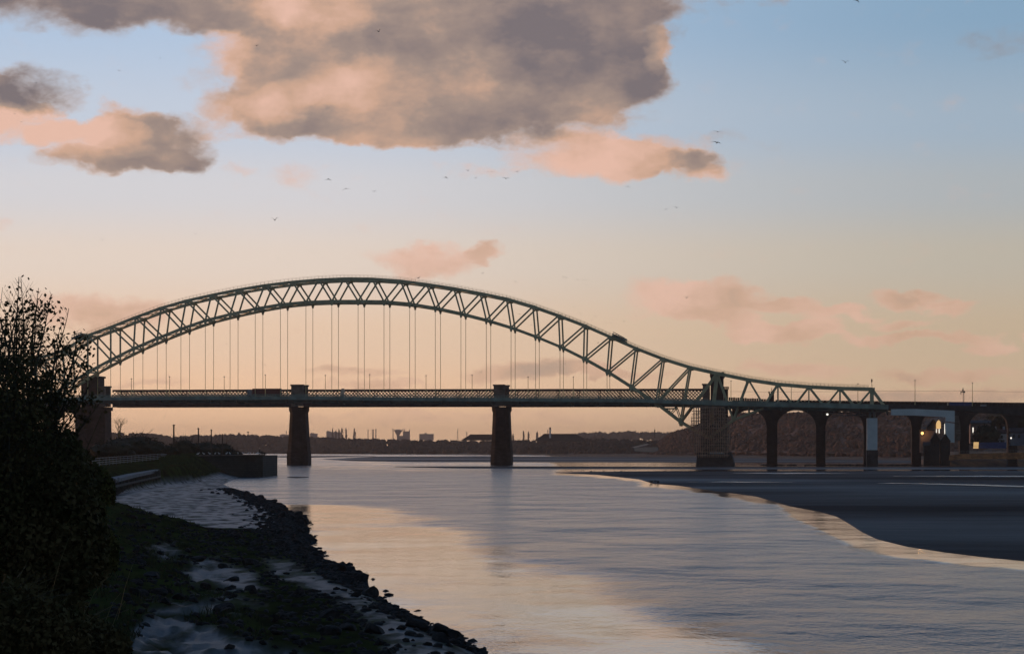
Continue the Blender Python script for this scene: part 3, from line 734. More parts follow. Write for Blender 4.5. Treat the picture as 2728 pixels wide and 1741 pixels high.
for b0 in (2., 8.6, 15.): 
    for i in range(n):
        a = uA+(uB-uA)*i/n; c = uA+(uB-uA)*(i+1)/n
        cb.beam(W(a, b0, dz(a)-.3), W(c, b0, dz(c)-.3), .4, 1.9, side=BX)
part(cb, 'floor_beams', GREEN_D)
# piers of the road bridge
def prism_pier(mb, x0t, x1t, x0b, x1b, yt, ybm, b0, b1, steps=1):
    za, zc = zb(ybm, (x0b+x1b)/2, b0), zb(yt, (x0t+x1t)/2, b0)
    a0, a1, c0, c1 = ub(x0b, b0), ub(x1b, b0), ub(x0t, b0), ub(x1t, b0)
    mb.hexa([W(a0, b0, za), W(a1, b0, za), W(a1, b1, za), W(a0, b1, za), W(c0, b0, zc), W(c1, b0, zc), W(c1, b1, zc), W(c0, b1, zc)])
mb = MB()
prism_pier(mb, 1858, 1946, 1853.7, 1956, 1203, 1242, -3, 21)
o = part(mb, 'pier_base', DARKC)
mb = MB(); prism_pier(mb, 1872, 1912, 1866, 1930, 1172, 1203, 1, 17); part(mb, 'pier', STONE)
mb = MB(); a0, a1 = ub(1894, -3.1), ub(1930, -3.1)
mb.hexa([W(a0-1, -3.6, zb(1208, 1900, -3)), W(a1, -3.6, zb(1208, 1900, -3)), W(a1, -1, zb(1208, 1900, -3)), W(a0-1, -1, zb(1208, 1900, -3)), W(a0, -2.6, zb(1202, 1900, -3)), W(a1-1, -2.6, zb(1202, 1900, -3)), W(a1-1, -1, zb(1202, 1900, -3)), W(a0, -1, zb(1202, 1900, -3))])
part(mb, 'bearing_ledge', WHITE)
mb = MB(); prism_pier(mb, 2310.5, 2337.5, 2310.5, 2337.5, 1113, 1198, 0, 17); o = part(mb, 'side_pier', WHITE)
mb = MB(); prism_pier(mb, 2309.5, 2338.8, 2309, 2339.5, 1198, 1241, -.4, 17.4); part(mb, 'side_pier_base', DARKC)
mb = MB()
for x in (2318, 2330): prism_pier(mb, x-3, x+3, x-3, x+3, 1091, 1113, 1, 4)
part(mb, 'bearing', STEEL)
# left pier, mostly behind the tree
for (pu, w0, z0, z1, nm, m_) in ((PL, 9, 0, 14, 'pier', STONE), ):
    mb = MB(); mb.hexa([W(pu-w0, -3, -.5), W(pu+w0, -3, -.5), W(pu+w0, 21, -.5), W(pu-w0, 21, -.5), W(pu-w0*.8, -2, z1), W(pu+w0*.8, -2, z1), W(pu+w0*.8, 20, z1), W(pu-w0*.8, 20, z1)]); part(mb, nm, m_)
# approach span: concrete beam and cranked white pier
mb = MB()
def pslab(mb, pts, b0, b1):       # extrude a photo outline between two depths behind the truss plane
    n = len(pts); k = len(mb.v)
    fr = [W(ub(x, b0), b0, zb(y, x, b0)) for x, y in pts]
    for p in fr: mb.v.append(tuple(p))
    for p in fr: mb.v.append(tuple(p+BX*(b1-b0)))
    mb.f.append(tuple(range(k, k+n))[::-1]); mb.f.append(tuple(range(k+n, k+2*n)))
    for i in range(n): j = (i+1) % n; mb.f.append((k+i, k+j, k+n+j, k+n+i))
pslab(mb, [(2374,1105),(2374,1089),(2440,1088.5),(2543.5,1093.5),(2543.5,1124),(2519.5,1121),(2519,1110.5),(2440,1106)], -1, 1.5)
part(mb, 'crosshead', WHITE)
mb = MB(); pslab(mb, [(2520,1176),(2518,1124.5),(2543,1127),(2543,1178),(2530,1178)], -.7, 3); part(mb, 'crosshead_leg', WHITE)
mb = MB(); pslab(mb, [(2544,1172),(2544,1106),(2554,1108),(2559,1130),(2559,1172)], 6, 9); part(mb, 'approach_column', STONE2)
mb = MB(); pslab(mb, [(2366,1104),(2366,1076),(2728,1084),(3100,1090),(3100,1108),(2728,1106),(2540,1092.5),(2440,1087.5),(2366,1087)], 1.6, TW); part(mb, 'approach_deck', DARKC)
mb = MB()
u = ub(2340, -2)
while u < ub(3100, -2):
    z = lin(u, [(ub(2340,0), zb(1076,2340,0)), (ub(3100,0), zb(1088,3100,0))]); mb.beam(W(u, 1.7, z), W(u, 1.7, z+1.0), .09, .09); u += 2.4
part(mb, 'approach_railing', STEEL)
# clutter under the deck right of the pier: pipes and lamps
mb = MB()
for x0, x1, y in ((2200,2270,1099.5),(2224,2268,1098),(2255,2308,1104),(2215,2300,1106)):
    mb.tube([wp(x0, y, 5), wp(x1, y+.6, 5)], .18, 6)
for x in range(2190, 2306, 9): mb.beam(wp(x, 1088, 5), wp(x, 1106, 5), .14, .14)
part(mb, 'service_pipes', STEEL)
mb = MB(); mb.lathe(tuple(wp(2204, 1103, 4.4)), [(.1,-.45),(.45,-.3),(.5,.1),(.2,.4)], 8); part(mb, 'work_light', LAMPW)
# ------------------------------------------------------------------ scaffolding round the pier
SC = thing('scaffolding', 'brown tube scaffolding wrapped round the river pier of the arch bridge', 'scaffolding', tuple(W(ub(1895, 8), 8, 0)))
rng = random.Random(5)
def sxr(y): return lin(y, [(1083,(1846)),(1120,1842),(1140,1836),(1175,1838),(1215,1856)]), lin(y, [(1083,1930),(1120,1940),(1140,1948),(1175,1944),(1215,1942)])
mbv = MB(); mbh = MB(); mbd = MB()
for b in (-4.5, -2.5, 20, 22):
    mbv = MB()
    for k in range(20):
        x = 1837+k*5.9+rng.uniform(-.8, .8)
        ok = [y for y in range(1083, 1217, 4) if sxr(y)[0] <= x <= sxr(y)[1]]
        if ok: mbv.tube([wp(x, max(ok)+3, b), wp(x, min(ok), b)], .15, 5)
    mbv.build('standards', RUSTY, SC)
    for i in range(15):
        y = 1085+i*9.1; a, c = sxr(y)
        a += rng.uniform(-3, 3); c += rng.uniform(-3, 3)
        mbh.tube([wp(a, y, b), wp(c, y, b)], .17, 5)
        if rng.random() < .7: mbh.tube([wp(a+rng.uniform(0, 20), y-3.6, b), wp(c-rng.uniform(0, 20), y-3.6, b)], .09, 5)
        if i < 14 and rng.random() < .9:
            x = rng.uniform(a, c-18); mbd.tube([wp(x, y+9, b), wp(x+14, y, b)], .09, 5)
for x in range(1840, 1948, 12):
    for i in range(15):
        y = 1085+i*9.1; a, c = sxr(y)
        if a < x < c: mbh.tube([wp(x, y, -4.5), W(ub(x, -4.5), 22, zb(y, x, -4.5))], .09, 5)
mbh.build('ledgers', RUSTY, SC); mbd.build('braces', RUSTY, SC)
mb = MB()
for i in (5, 8, 10, 11):
    y = 1085+i*9.1; a, c = sxr(y)
    p = [W(ub(a+3, -4.5), -4.4, zb(y, a, -4.5)), W(ub(c-3, -4.5), -4.4, zb(y, a, -4.5)), W(ub(c-3, -4.5), -2.6, zb(y, a, -4.5)), W(ub(a+3, -4.5), -2.6, zb(y, a, -4.5))]
    mb.hexa(p+[q+Vector((0,0,.14)) for q in p])
mb.build('boards', TIMBER, SC)
# ------------------------------------------------------------------ railway bridge behind
RN, RF = 38., 47.
RW = thing('railway_bridge', 'dark iron lattice girder railway bridge on sandstone piers behind the arch bridge', 'bridge', tuple(W(ub(1066, RN), RN, 0)))
PC = [288, 797, 1336, 1890]
zt_ = [zb(1037.5, 300, RN), zb(1036, 1000, RN), zb(1035, 1870, RN)]
def rtop(u): return lin(u, [(ub(300,RN), zb(1037.5,300,RN)), (ub(1100,RN), zb(1036,1100,RN)), (ub(1870,RN), zb(1034.5,1870,RN))])
def rbot(u): return lin(u, [(ub(300,RN), zb(1084.5,300,RN)), (ub(1100,RN), zb(1083,1100,RN)), (ub(1870,RN), zb(1083,1870,RN))])
for s in range(3):
    ua, uc = ub(PC[s]+12, RN), ub(PC[s+1]-12, RN)
    for b in (RN, RF):
        mb = MB(); zt, z0 = rtop((ua+uc)/2), rbot((ua+uc)/2)
        for (h, t) in ((zt-.45, .9), (z0+1.1, 2.2)):
            mb.beam(W(ua, b, h), W(uc, b, h), .7, t, side=BX)
        H = (zt-.9)-(z0+2.2); hz = z0+2.2
        stp = 1.62; k = -int(H/stp)-1
        while ua+k*stp < uc:
            for sg in (1, -1):
                u0 = ua+k*stp; 
                a = (u0, hz) if sg > 0 else (u0, hz+H); c = (u0+H, hz+H) if sg > 0 else (u0+H, hz)
                f0 = 0.; f1 = 1.
                if u0 < ua: f0 = (ua-u0)/H
                if u0+H > uc: f1 = (uc-u0)/H
                if f1 > f0:
                    p = (a[0]+(c[0]-a[0])*f0, a[1]+(c[1]-a[1])*f0); q = (a[0]+(c[0]-a[0])*f1, a[1]+(c[1]-a[1])*f1)
                    off = .08*sg
                    mb.beam(W(p[0], b+off, p[1]), W(q[0], b+off, q[1]), .06, .27, side=BX)
            k += 1
        u = ua+4.5
        while u < uc: mb.beam(W(u, b, hz), W(u, b, hz+H), .3, .32, side=BX); u += 9.8
        mb.build('lattice_girder', IRON, RW)
    mb = MB(); mb.hexa([W(ua, RN+.6, z0+.5), W(uc, RN+.6, z0+.5), W(uc, RF-.6, z0+.5), W(ua, RF-.6, z0+.5), W(ua, RN+.6, z0+2.1), W(uc, RN+.6, z0+2.1), W(uc, RF-.6, z0+2.1), W(ua, RF-.6, z0+2.1)]); mb.build('track_deck', IRON, RW)
def rpier(cx, wt, wb, pl, parent=RW):
    mb = MB(); b0, b1 = RN-1.5, RF+1.5
    def lev(y0, y1, w0, w1, e=0):
        za, zc = zb(y0, cx, b0), zb(y1, cx, b0)
        ux = ub(cx, b0); k = 1/F*W(ux, b0, 0).y
        a, c = w0*k/2, w1*k/2
        # rounded cutwaters: 8-sided plan
        def ring(h, z):
            return [W(ux-h, b0+2-e, z), W(ux-h*.55, b0-e, z), W(ux+h*.55, b0-e, z), W(ux+h, b0+2-e, z), W(ux+h, b1-2+e, z), W(ux+h*.55, b1+e, z), W(ux-h*.55, b1+e, z), W(ux-h, b1-2+e, z)]
        n = len(mb.v); mb.v += [tuple(p) for p in ring(a, za)+ring(c, zc)]
        for i in range(8): mb.f.append((n+i, n+(i+1) % 8, n+8+(i+1) % 8, n+8+i))
        mb.f.append(tuple(range(n+8, n+16)))
    lev(1241, 1222, pl, pl, .6); lev(1222, 1203, pl, pl-1, .6); lev(1203, 1199, pl-1, wb+1, .3)
    lev(1199, 1098, wb, wt, 0); lev(1098, 1092, wt, wt+5, .3); lev(1092, 1083, wt+5, wt+5, .3)
    return mb.build('pier', STONE, parent)
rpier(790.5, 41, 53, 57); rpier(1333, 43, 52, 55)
def rblock(x0, x1, yt, yb, b0, b1, mt, name='portal_block', par=RW):
    mb = MB(); prism_pier(mb, x0, x1, x0, x1, yt, yb, b0, b1)
    k = .35; xm = ub((x0+x1)/2, b0); hw = (ub(x1, b0)-ub(x0, b0))/2+k; zt = zb(yt, (x0+x1)/2, b0)
    mb.hexa([W(xm-hw, b0-k, zt-.7), W(xm+hw, b0-k, zt-.7), W(xm+hw, b1+k, zt-.7), W(xm-hw, b1+k, zt-.7), W(xm-hw, b0-k, zt+.02), W(xm+hw, b0-k, zt+.02), W(xm+hw, b1+k, zt+.02), W(xm-hw, b1+k, zt+.02)])
    return mb.build(name, mt, par)
for cx, w in ((796, 41), (1334, 38)):
    rblock(cx-w/2, cx+w/2-10, 1023.5, 1082, RN-1.2, RN+1.2, STONE2); rblock(cx-w/2+12, cx+w/2+2, 1025, 1082, RF-1.2, RF+1.2, STONE2)
# right gate tower
def crenels(mb, x0, x1, yt, h, w, gap, b0, b1):
    x = x0
    while x < x1-w*.5:
        prism_pier(mb, x, x+w, x, x+w, yt, yt+h, b0, b1); x += w+gap
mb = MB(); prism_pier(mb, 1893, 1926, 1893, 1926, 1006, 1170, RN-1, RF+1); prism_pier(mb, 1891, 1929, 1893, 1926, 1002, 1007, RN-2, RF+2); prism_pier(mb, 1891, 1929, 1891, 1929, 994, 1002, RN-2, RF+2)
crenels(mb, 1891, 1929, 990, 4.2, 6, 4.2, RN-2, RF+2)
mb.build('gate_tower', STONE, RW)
mb = MB(); prism_pier(mb, 1928, 1939, 1928, 1939, 1036, 1170, RN-2, RN+2.5); crenels(mb, 1927, 1941, 1029, 7, 3.4, 1.8, RN-2.4, RN+3); mb.build('turret', STONE, RW)
rblock(1872, 1891, 1021.5, 1083, RN-1.2, RN+1.2, STONE2)
mb = MB(); prism_pier(mb, 1868, 1934, 1868, 1936, 1083, 1241, RN-1.5, RF+1.5); mb.build('pier', STONE, RW)
# masonry viaduct to the right
def vtop(px): return lin(px, [(1935,1066),(2350,1071),(2728,1075),(3200,1078)])
VX = [1950, 2056.5, 2186.5, 2313, 2441.5, 2569.5, 2698, 2827, 2960]; hw = 12.5
def arch_part(xa, xc, ys=1136, yc=1091.5, b0=RN, b1=RF, top=None, par=RW, m_=BRICK):
    mb = MB(); n = 28; topf = top or vtop
    for i in range(n):
        q = []
        for f in (i/n, (i+1)/n):
            x = xa+(xc-xa)*f; c = (2*f-1); y = ys-(ys-yc)*math.sqrt(max(0, 1-c*c)); q.append((x, y))
        (x0, y0), (x1, y1) = q
        ua_, uc_ = ub(x0, b0), ub(x1, b0)
        za, zc, ta, tc_ = zb(y0, x0, b0), zb(y1, x1, b0), zb(topf(x0), x0, b0), zb(topf(x1), x1, b0)
        mb.hexa([W(ua_, b0, za), W(uc_, b0, zc), W(uc_, b1, zc), W(ua_, b1, za), W(ua_, b0, ta), W(uc_, b0, tc_), W(uc_, b1, tc_), W(ua_, b1, ta)])
    mb.build('arch', m_, par)
def vpier(cx, w, ys=1136, yb=1241, b0=RN, b1=RF, topf=vtop, par=RW, m_=BRICK):
    mb = MB(); prism_pier(mb, cx-w, cx+w, cx-w, cx+w, topf(cx)+.0, yb, b0+.0, b1); prism_pier(mb, cx-w-2.5, cx+w+2.5, cx-w-2.5, cx+w+2.5, 1238, 1242, b0-1, b1+1)
    mb.build('pier', m_, par)
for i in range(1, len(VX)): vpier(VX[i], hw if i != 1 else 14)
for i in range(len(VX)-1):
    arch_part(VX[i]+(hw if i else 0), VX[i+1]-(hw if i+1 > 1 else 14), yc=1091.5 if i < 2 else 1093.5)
mb = MB(); rng = random.Random(3); x = 1941
while x < 2046:
    w = rng.uniform(4.5, 6); prism_pier(mb, x, x+w, x, x+w, 1057+(x-1941)*.045+rng.uniform(0, 1.2), 1067, RN-.1, RN+.9); x += w+.9
mb.build('crenellated_parapet', BRICK, RW); mb = MB()
x = 2066
while x < 3100:
    prism_pier(mb, x, x+9.2, x, x+9.2, vtop(x)-3.2, vtop(x)+1, RN-.15, RN+.8); x += 9.8
mb.build('parapet', BRICK, RW)
mb = MB(); prism_pier(mb, 2048.5, 2062, 2048.5, 2062, 1047, 1068, RN-1, RN+3); crenels(mb, 2047, 2064.5, 1042, 5.2, 3.6, 2.6, RN-1.3, RN+3.3); mb.tube([wp(2056, 1045, RN+1), wp(2056, 1033, RN+1)], .15, 5); mb.build('turret', STONE, RW)
# left abutment with gate tower
mb = MB(); prism_pier(mb, 216, 262, 216, 262, 1006, 1200, RN-1, RF+1); prism_pier(mb, 214, 264, 214, 264, 1001, 1006, RN-1.6, RF+1.6); mb.build('gate_tower', STONE, RW)
rblock(263, 278, 1028, 1083, RN-1.2, RN+1.2, STONE2); rblock(277, 292, 1028, 1083, RF-1.2, RF+1.2, STONE2)
mb = MB(); prism_pier(mb, 200, 279, 200, 281, 1093, 1241, RN-1.5, RF+1.5); prism_pier(mb, 200, 282, 200, 282, 1083.5, 1093, RN-2, RF+2); mb.build('abutment', STONE, RW)
ltop = lambda px: 1066
arch_part(140, 202, 1124, 1092, top=ltop); arch_part(50, 115, 1124, 1092, top=ltop); arch_part(-50, 22, 1124, 1092, top=ltop)
for cx, w in ((127, 13), (36, 14), (-70, 20)): vpier(cx, w, topf=ltop)
# ------------------------------------------------------------------ lamp posts, vehicles, gantries
def copy_tree(o, parent=None):
    c = o.copy(); C.objects.link(c); c.parent = parent
    for ch in [x for x in o.children]: copy_tree(ch, c)
    return c
lp0 = None
lamps = [(350,1008,18,'slim lamp post on the arch bridge deck nearest the left stone tower'),
 (451.7,1002.6,1,'slim lamp post on the arch bridge deck, second from the left stone tower'),
 (597.3,1002.6,18,'slim lamp post on the deck just left of the red lorry'),
 (707,998,1,'slim lamp post on the deck standing in front of the red lorry'),
 (866.6,999,18,'slim lamp post on the deck between the first railway pier and the white van'),
 (985,996.7,1,'slim lamp post on the deck just right of the white van'),
 (1135,999.5,18,'slim lamp post on the deck midway between the two tall railway piers'),
 (1257.7,998.7,1,'slim lamp post on the deck left of the second railway pier block'),
 (1406.8,1003,18,'slim lamp post on the deck right of the second railway pier block'),
 (1527.5,1003,1,'slim lamp post on the deck under the right haunch of the arch'),
 (1947.4,1014,18,'slim lamp post right beside the dark castellated gate tower'),
 (2108,1022,18,'slim lamp post seen through the side span of the arch bridge'),
 (2285.5,1021,18,'slim lamp post near the right end of the green side span'),
 (2437.6,1012,10,'tall lamp post on the approach viaduct left of the signal mast'),
 (2590.5,1019,10,'tall lamp post on the approach viaduct behind the blue lorry')]
for px, py, b, lab in lamps:
    u = ub(px, b); z0 = (dz(u)+1.35) if px < 2366 else zb(1084, px, b); z1 = zb(py, px, b); p = W(u, b, z0); h = z1-z0
    t = thing('lamp_post', lab, 'lamp post', tuple(p), 'lamp posts along the bridge road')
    mb = MB(); mb.tube([p, p+Vector((0,0,h*.5)), p+Vector((0,0,h-.2))], [.16,.13,.10], 6); mb.build('pole', HANG, t)
    mb = MB(); q = p+Vector((0,0,h)); mb.beam(q-BX*.55, q+BX*.55, .4, .22); mb.beam(q-Vector((0,0,.25)), q+Vector((0,0,.12)), .5, .5); mb.build('lamp_head', STEEL, t)
def wheelset(mbs, u0, us_, b, z, r):
    for u in us_: 
        for bb in (b-1.05, b+1.05): 
            mbs.append((W(u, bb, z+r), r))
def lorry(px0, px1, pyt, b, cabL, body_m, cab_m, label, name='lorry', cabw=13):
    u0, u1 = ub(px0, b), ub(px1, b); um = (u0+u1)/2; zr = dz(um)+1.36 if px1 < 2360 else zb(1096, (px0+px1)/2, b); zt = zb(pyt, (px0+px1)/2, b)
    t = thing(name, label, name, tuple(W(um, b, zr))); ch = (ub(px0+cabw, b)-u0)
    def bx(ua, uc, z0, z1, m_, nm, hb=1.25, par=t):
        mb = MB(); e = .12
        mb.hexa([W(ua, b-hb, z0), W(uc, b-hb, z0), W(uc, b+hb, z0), W(ua, b+hb, z0), W(ua+e, b-hb+e, z1), W(uc-e, b-hb+e, z1), W(uc-e, b+hb-e, z1), W(ua+e, b+hb-e, z1)]); return mb.build(nm, m_, par)
    cab = bx(u0, u0+ch-.3, zr+.5, zt-.35, cab_m, 'cab')
    mb = MB(); mb.hexa([W(u0-.03, b-1.1, zr+1.7), W(u0+.6, b-1.28, zr+1.7), W(u0+.6, b+1.28, zr+1.7), W(u0-.03, b+1.1, zr+1.7), W(u0+.07, b-1.1, zr+2.6), W(u0+.6, b-1.2, zr+2.6), W(u0+.6, b+1.2, zr+2.6), W(u0+.07, b+1.1, zr+2.6)]); mb.build('windscreen', GLASS, cab)
    bx(u0+ch, u1, zr+1.1, zt, body_m, 'trailer'); bx(u0+ch-.5, u1-.3, zr+.75, zr+1.08, STEEL, 'chassis', 1.0)
    for u in (u0+1.1, u0+ch+.9, u1-3.4, u1-2.2, u1-1.0):
        for bb in (b-1.1, b+1.1):
            mb = MB(); c = W(u, bb, zr+.5); mb.tube([c-BX*.16, c+BX*.16], .5, 12); mb.build('wheel', IRON, t)
    return t
RED = mat('red_box', (.16,.03,.022), .5, var=.15); BLUE = mat('blue_curtain', (.03,.06,.19), .6, var=.2); CABG = mat('grey_cab', (.28,.28,.30), .5, var=.1)
lorry(660, 750, 1034.5, 14, True, RED, CABG, 'long red box lorry driving left across the arch bridge')
lorry(2523, 2589, 1070.5, 8, True, BLUE, mat('cream_cab', (.6,.48,.36), .5), 'blue lorry on the approach viaduct at the right of the photo', cabw=6)
def van(px0, px1, pyt, b, m_, label, zr=None):
    u0, u1 = ub(px0, b), ub(px1, b); um = (u0+u1)/2; zr = zr if zr is not None else dz(um)+1.36; zt = zb(pyt, (px0+px1)/2, b); L_ = u1-u0
    t = thing('van', label, 'van', tuple(W(um, b, zr))); mb = MB(); hb = 1.0
    pr = [(0,.35),(0,.55*(zt-zr)),(.12*L_,.62*(zt-zr)),(.28*L_,zt-zr),(L_,zt-zr),(L_,.35)]
    n = len(pr); 
    for s in (-hb, hb):
        for x, z in pr: mb.v.append(tuple(W(u0+x, b+s, zr+z)))
    mb.f.append(tuple(range(n))[::-1]); mb.f.append(tuple(range(n, 2*n)))
    for i in range(n): j = (i+1) % n; mb.f.append((i, j, n+j, n+i))
    bd = mb.build('body', m_, t)
    mb = MB(); mb.quad(W(u0+.14*L_-.03, b-.85, zr+.66*(zt-zr)), W(u0+.14*L_-.03, b+.85, zr+.66*(zt-zr)), W(u0+.27*L_-.04, b+.8, zr+.95*(zt-zr)), W(u0+.27*L_-.04, b-.8, zr+.95*(zt-zr))); mb.build('windscreen', GLASS, t)
    for u in (u0+.18*L_, u1-.2*L_):
        for bb in (b-.95, b+.95):
            mb = MB(); c = W(u, bb, zr+.36); mb.tube([c-BX*.13, c+BX*.13], .36, 12); mb.build('wheel', IRON, t)
van(908, 917, 1034.5, 3, mat('white_van_orange_lit', (.75,.55,.40), .35, var=.05), 'small white van facing left on the arch bridge right of the first railway pier')  # white paint tinted warm: the orange light on it is in the colour
van(2608, 2628, 1077, 6, CABG, 'pale van on the approach viaduct behind the blue lorry', zr=zb(1096, 2618, 6))
def gantry(px, py, sl_, label, w=33):
    p = wp(px, py, TW/2); t = thing('maintenance_gantry', label, 'gantry', tuple(p), 'maintenance gantries on the top chord'); mb = MB(); k = 1190/F
    def q(dx, dy, b): return p+AX*(dx*k)+Vector((0,0,-(dx*sl_+dy)*k))+BX*b
    for b in (-10, 10):
        mb = MB(); mb.beam(q(-w/2, 0, b), q(w/2, 0, b), .5, .5); mb.beam(q(-w*.42, -11, b), q(w*.5, -8, b), .35, .3)
        for dx in (-.4, -.2, 0, .2, .4): mb.beam(q(w*dx, 0, b), q(w*dx, -9, b), .25, .25)
        mb.build('frame', GREEN_D, t)
    mb = MB()
    for dx in (-.45, 0, .45): mb.beam(q(w*dx, -5, -10), q(w*dx, -5, 10), .5, .5)
    mb.build('cross_beams', GREEN_D, t); mb = MB()
    a = [q(-w*.35, -1, -9.5), q(w*.35, -1, -9.5), q(w*.35, -1, 9.5), q(-w*.35, -1, 9.5)]; mb.hexa(a+[x+Vector((0,0,.9)) for x in a]); mb.build('platform', IRON, t)
gantry(1651, 903, .42, 'maintenance gantry sitting on the falling top chord right of the arch crown')
gantry(219, 901, -.42, 'maintenance gantry on the rising top chord beside the leafy tree', 30)
# signal mast, wires
t = thing('signal_mast', 'lattice signal mast standing above the viaduct parapet at the right', 'signal mast', tuple(wp(2567, 1074, RN+4)))
mb = MB()
for s in (-1.3, 1.3):
    for bb in (RN+3.4, RN+4.6): mb.beam(wp(2567+s, 1074, bb), wp(2567+s, 1044, bb), .13, .13)
for i in range(8):
    y = 1073-i*3.7; mb.beam(wp(2565.7, y, RN+3.4), wp(2568.3, y-3.6, RN+3.4), .1, .1)
mb.tube([wp(2565.5, 1046, RN+3), wp(2565.5, 1033, RN+3)], .22, 6); mb.build('mast', STEEL, t)
mb = MB(); mb.beam(wp(2559, 1043, RN+3), wp(2570, 1043, RN+3), .35, .35); mb.beam(wp(2560, 1041, RN+3), wp(2560, 1050, RN+3), .3, .3); mb.beam(wp(2569.5, 1041, RN+3), wp(2569.5, 1046, RN+3), .5, .5); mb.beam(wp(2563, 1039, RN+3), wp(2567.5, 1039, RN+3), .7, .5); mb.build('cross_arm', STEEL, t)
mb = MB(); pts = [wp(x, y, RN+4) for x, y in [(1945,1042),(2050,1043.5),(2200,1042.5),(2350,1041),(2450,1041.5),(2560,1040.5),(2700,1043),(3000,1042)]]; mb.tube(pts, .05, 4)
tag(mb.build('overhead_wire', STEEL), 'thin overhead wire strung above the viaduct parapet', 'wire')
# weathervane figure on the end post
t = MB(); p = wp(2322.5, 1027, 0); t.tube([p, p+Vector((0,0,1.6))], .1, 5); t.lathe(tuple(p+Vector((0,0,1.5))), [(.15,0),(.35,.5),(.3,1.3),(.1,1.6)], 8); t.build('warning_lamp', IRON, RB)
# ------------------------------------------------------------------ right bank: ground, buildings
def right_bank():
    mb = MB(); n = 60
    pts = [(2436,1241,.2),(2480,1241,.3),(2520,1241,.4),(2600,1240,.4),(2728,1239,.4),(3200,1238,.4)]
    prof = [(0,0,0),(.5,.0,.4),(3,.7,.9),(9,2.4,1),(22,3.3,1),(60,4.5,1),(200,6,1),(700,6,1)]
    for i in range(n+1):
        x = 2440+760*i/n; y = lin(x, [(a, b) for a, b, c in pts]); Y0 = CH*F/(y-HY)
        for d, z, k in prof:
            Y = Y0+d; mb.v.append(((x-CX)/F*Y, Y, -.1+z*sms(x, 2440, 2540)+.4*fbm(x*.03, d*.1)*(d > 1)))
    m = len(prof)
    for i in range(n):
        for j in range(m-1): a = i*m+j; mb.f.append((a, a+m, a+m+1, a+1))
    o = mb.build('right_bank', mat('bank_reeds', (.40,.19,.08), .95, col2=(.10,.055,.028), scale=.12, bump=.3, bscale=1.2, stretch=(1,1,3)), smooth=True); o['kind'] = 'structure'
right_bank()
# sandstone river wall, with the orange lamplight on it put into the stone colour
t = MB(); pslab(t, [(2530,1212),(2560,1208.5),(2728,1204),(3100,1203),(3100,1222),(2728,1222),(2560,1222),(2528,1226)], -28, -26)
tag(t.build('river_wall', masonry('river_wall_lamplit_stone', (.72,.31,.13), 1.2, .5)), 'low sandstone river wall on the right bank, coloured orange as lit by lamps', 'wall')
t = MB()
for i in range(70): x = 2545+i*4.2; y = lin(x, [(2545,1199),(2728,1196),(2850,1195)]); t.beam(wp(x, y, -24), wp(x, y+9, -24), .12, .12)
t.beam(wp(2545, 1200.5, -24), wp(2840, 1197, -24), .1, .1)
tag(t.build('bank_fence', STEEL), 'thin dark fence above the sandstone river wall', 'fence')
def house(name, label, cat, px0, px1, ye, yr, ybt, b0, depth, wall_m, roof_m, gable='side', wins=(), hip=0, chim=()):
    u0, u1 = ub(px0, b0), ub(px1, b0); xm = (px0+px1)/2; z0, ze, zr = zb(ybt, xm, b0), zb(ye, xm, b0), zb(yr, xm, b0); b1 = b0+depth
    r = thing(name, label, cat, tuple(W((u0+u1)/2, b0, z0)))
    mb = MB(); mb.hexa([W(u0, b0, z0), W(u1, b0, z0), W(u1, b1, z0), W(u0, b1, z0), W(u0, b0, ze), W(u1, b0, ze), W(u1, b1, ze), W(u0, b1, ze)])
    if gable == 'front':
        um = (u0+u1)/2; mb.tri(W(u0, b0, ze), W(u1, b0, ze), W(um, b0, zr)); mb.tri(W(u0, b1, ze), W(u1, b1, ze), W(um, b1, zr))
    mb.build('wall', wall_m, r); mb = MB(); e = .35
    if gable == 'front':
        um = (u0+u1)/2
        for s, uo in ((-1, u0-e), (1, u1+e)):
            a = [W(uo, b0-e, ze-.15), W(um, b0-e, zr+.25), W(um, b1+e, zr+.25), W(uo, b1+e, ze-.15)]
            mb.hexa(a+[p+Vector((0,0,.28)) for p in a])
    elif gable == 'side':
        bm = (b0+b1)/2
        for bo in (b0-e, b1+e):
            a = [W(u0-e, bo, ze-.1), W(u1+e, bo, ze-.1), W(u1+e-hip, bm, zr), W(u0-e+hip, bm, zr)]
            mb.hexa(a+[p+Vector((0,0,.28)) for p in a])
        for s, uo, ui in ((-1, u0-e, u0-e+hip), (1, u1+e, u1+e-hip)):
            mb.tri(W(uo, b0-e, ze-.1), W(uo, b1+e, ze-.1), W(ui, bm, zr))
    else:
        mb.hexa([W(u0-.3, b0-.3, ze+.01), W(u1+.3, b0-.3, ze+.01), W(u1+.3, b1+.3, ze+.01), W(u0-.3, b1+.3, ze+.01), W(u0-.3, b0-.3, ze+.5), W(u1+.3, b0-.3, ze+.5), W(u1+.3, b1+.3, ze+.5), W(u0-.3, b1+.3, ze+.5)])
    rf = mb.build('roof', roof_m, r)
    for x in chim:
        mb = MB(); u = ub(x, b0); mb.hexa([W(u-.5, b0+depth*.4, ze), W(u+.5, b0+depth*.4, ze), W(u+.5, b0+depth*.5, ze), W(u-.5, b0+depth*.5, ze), W(u-.5, b0+depth*.4, zr+1.4), W(u+.5, b0+depth*.4, zr+1.4), W(u+.5, b0+depth*.5, zr+1.4), W(u-.5, b0+depth*.5, zr+1.4)]); mb.build('chimney', wall_m, rf)
    for (xa, xc, ya, yc, m_) in wins:
        mb = MB(); k = .06
        pslab(mb, [(xa, yc), (xa, ya), (xc, ya), (xc, yc)], b0-.12, b0-.02); mb.build('window', m_, r)
    return r
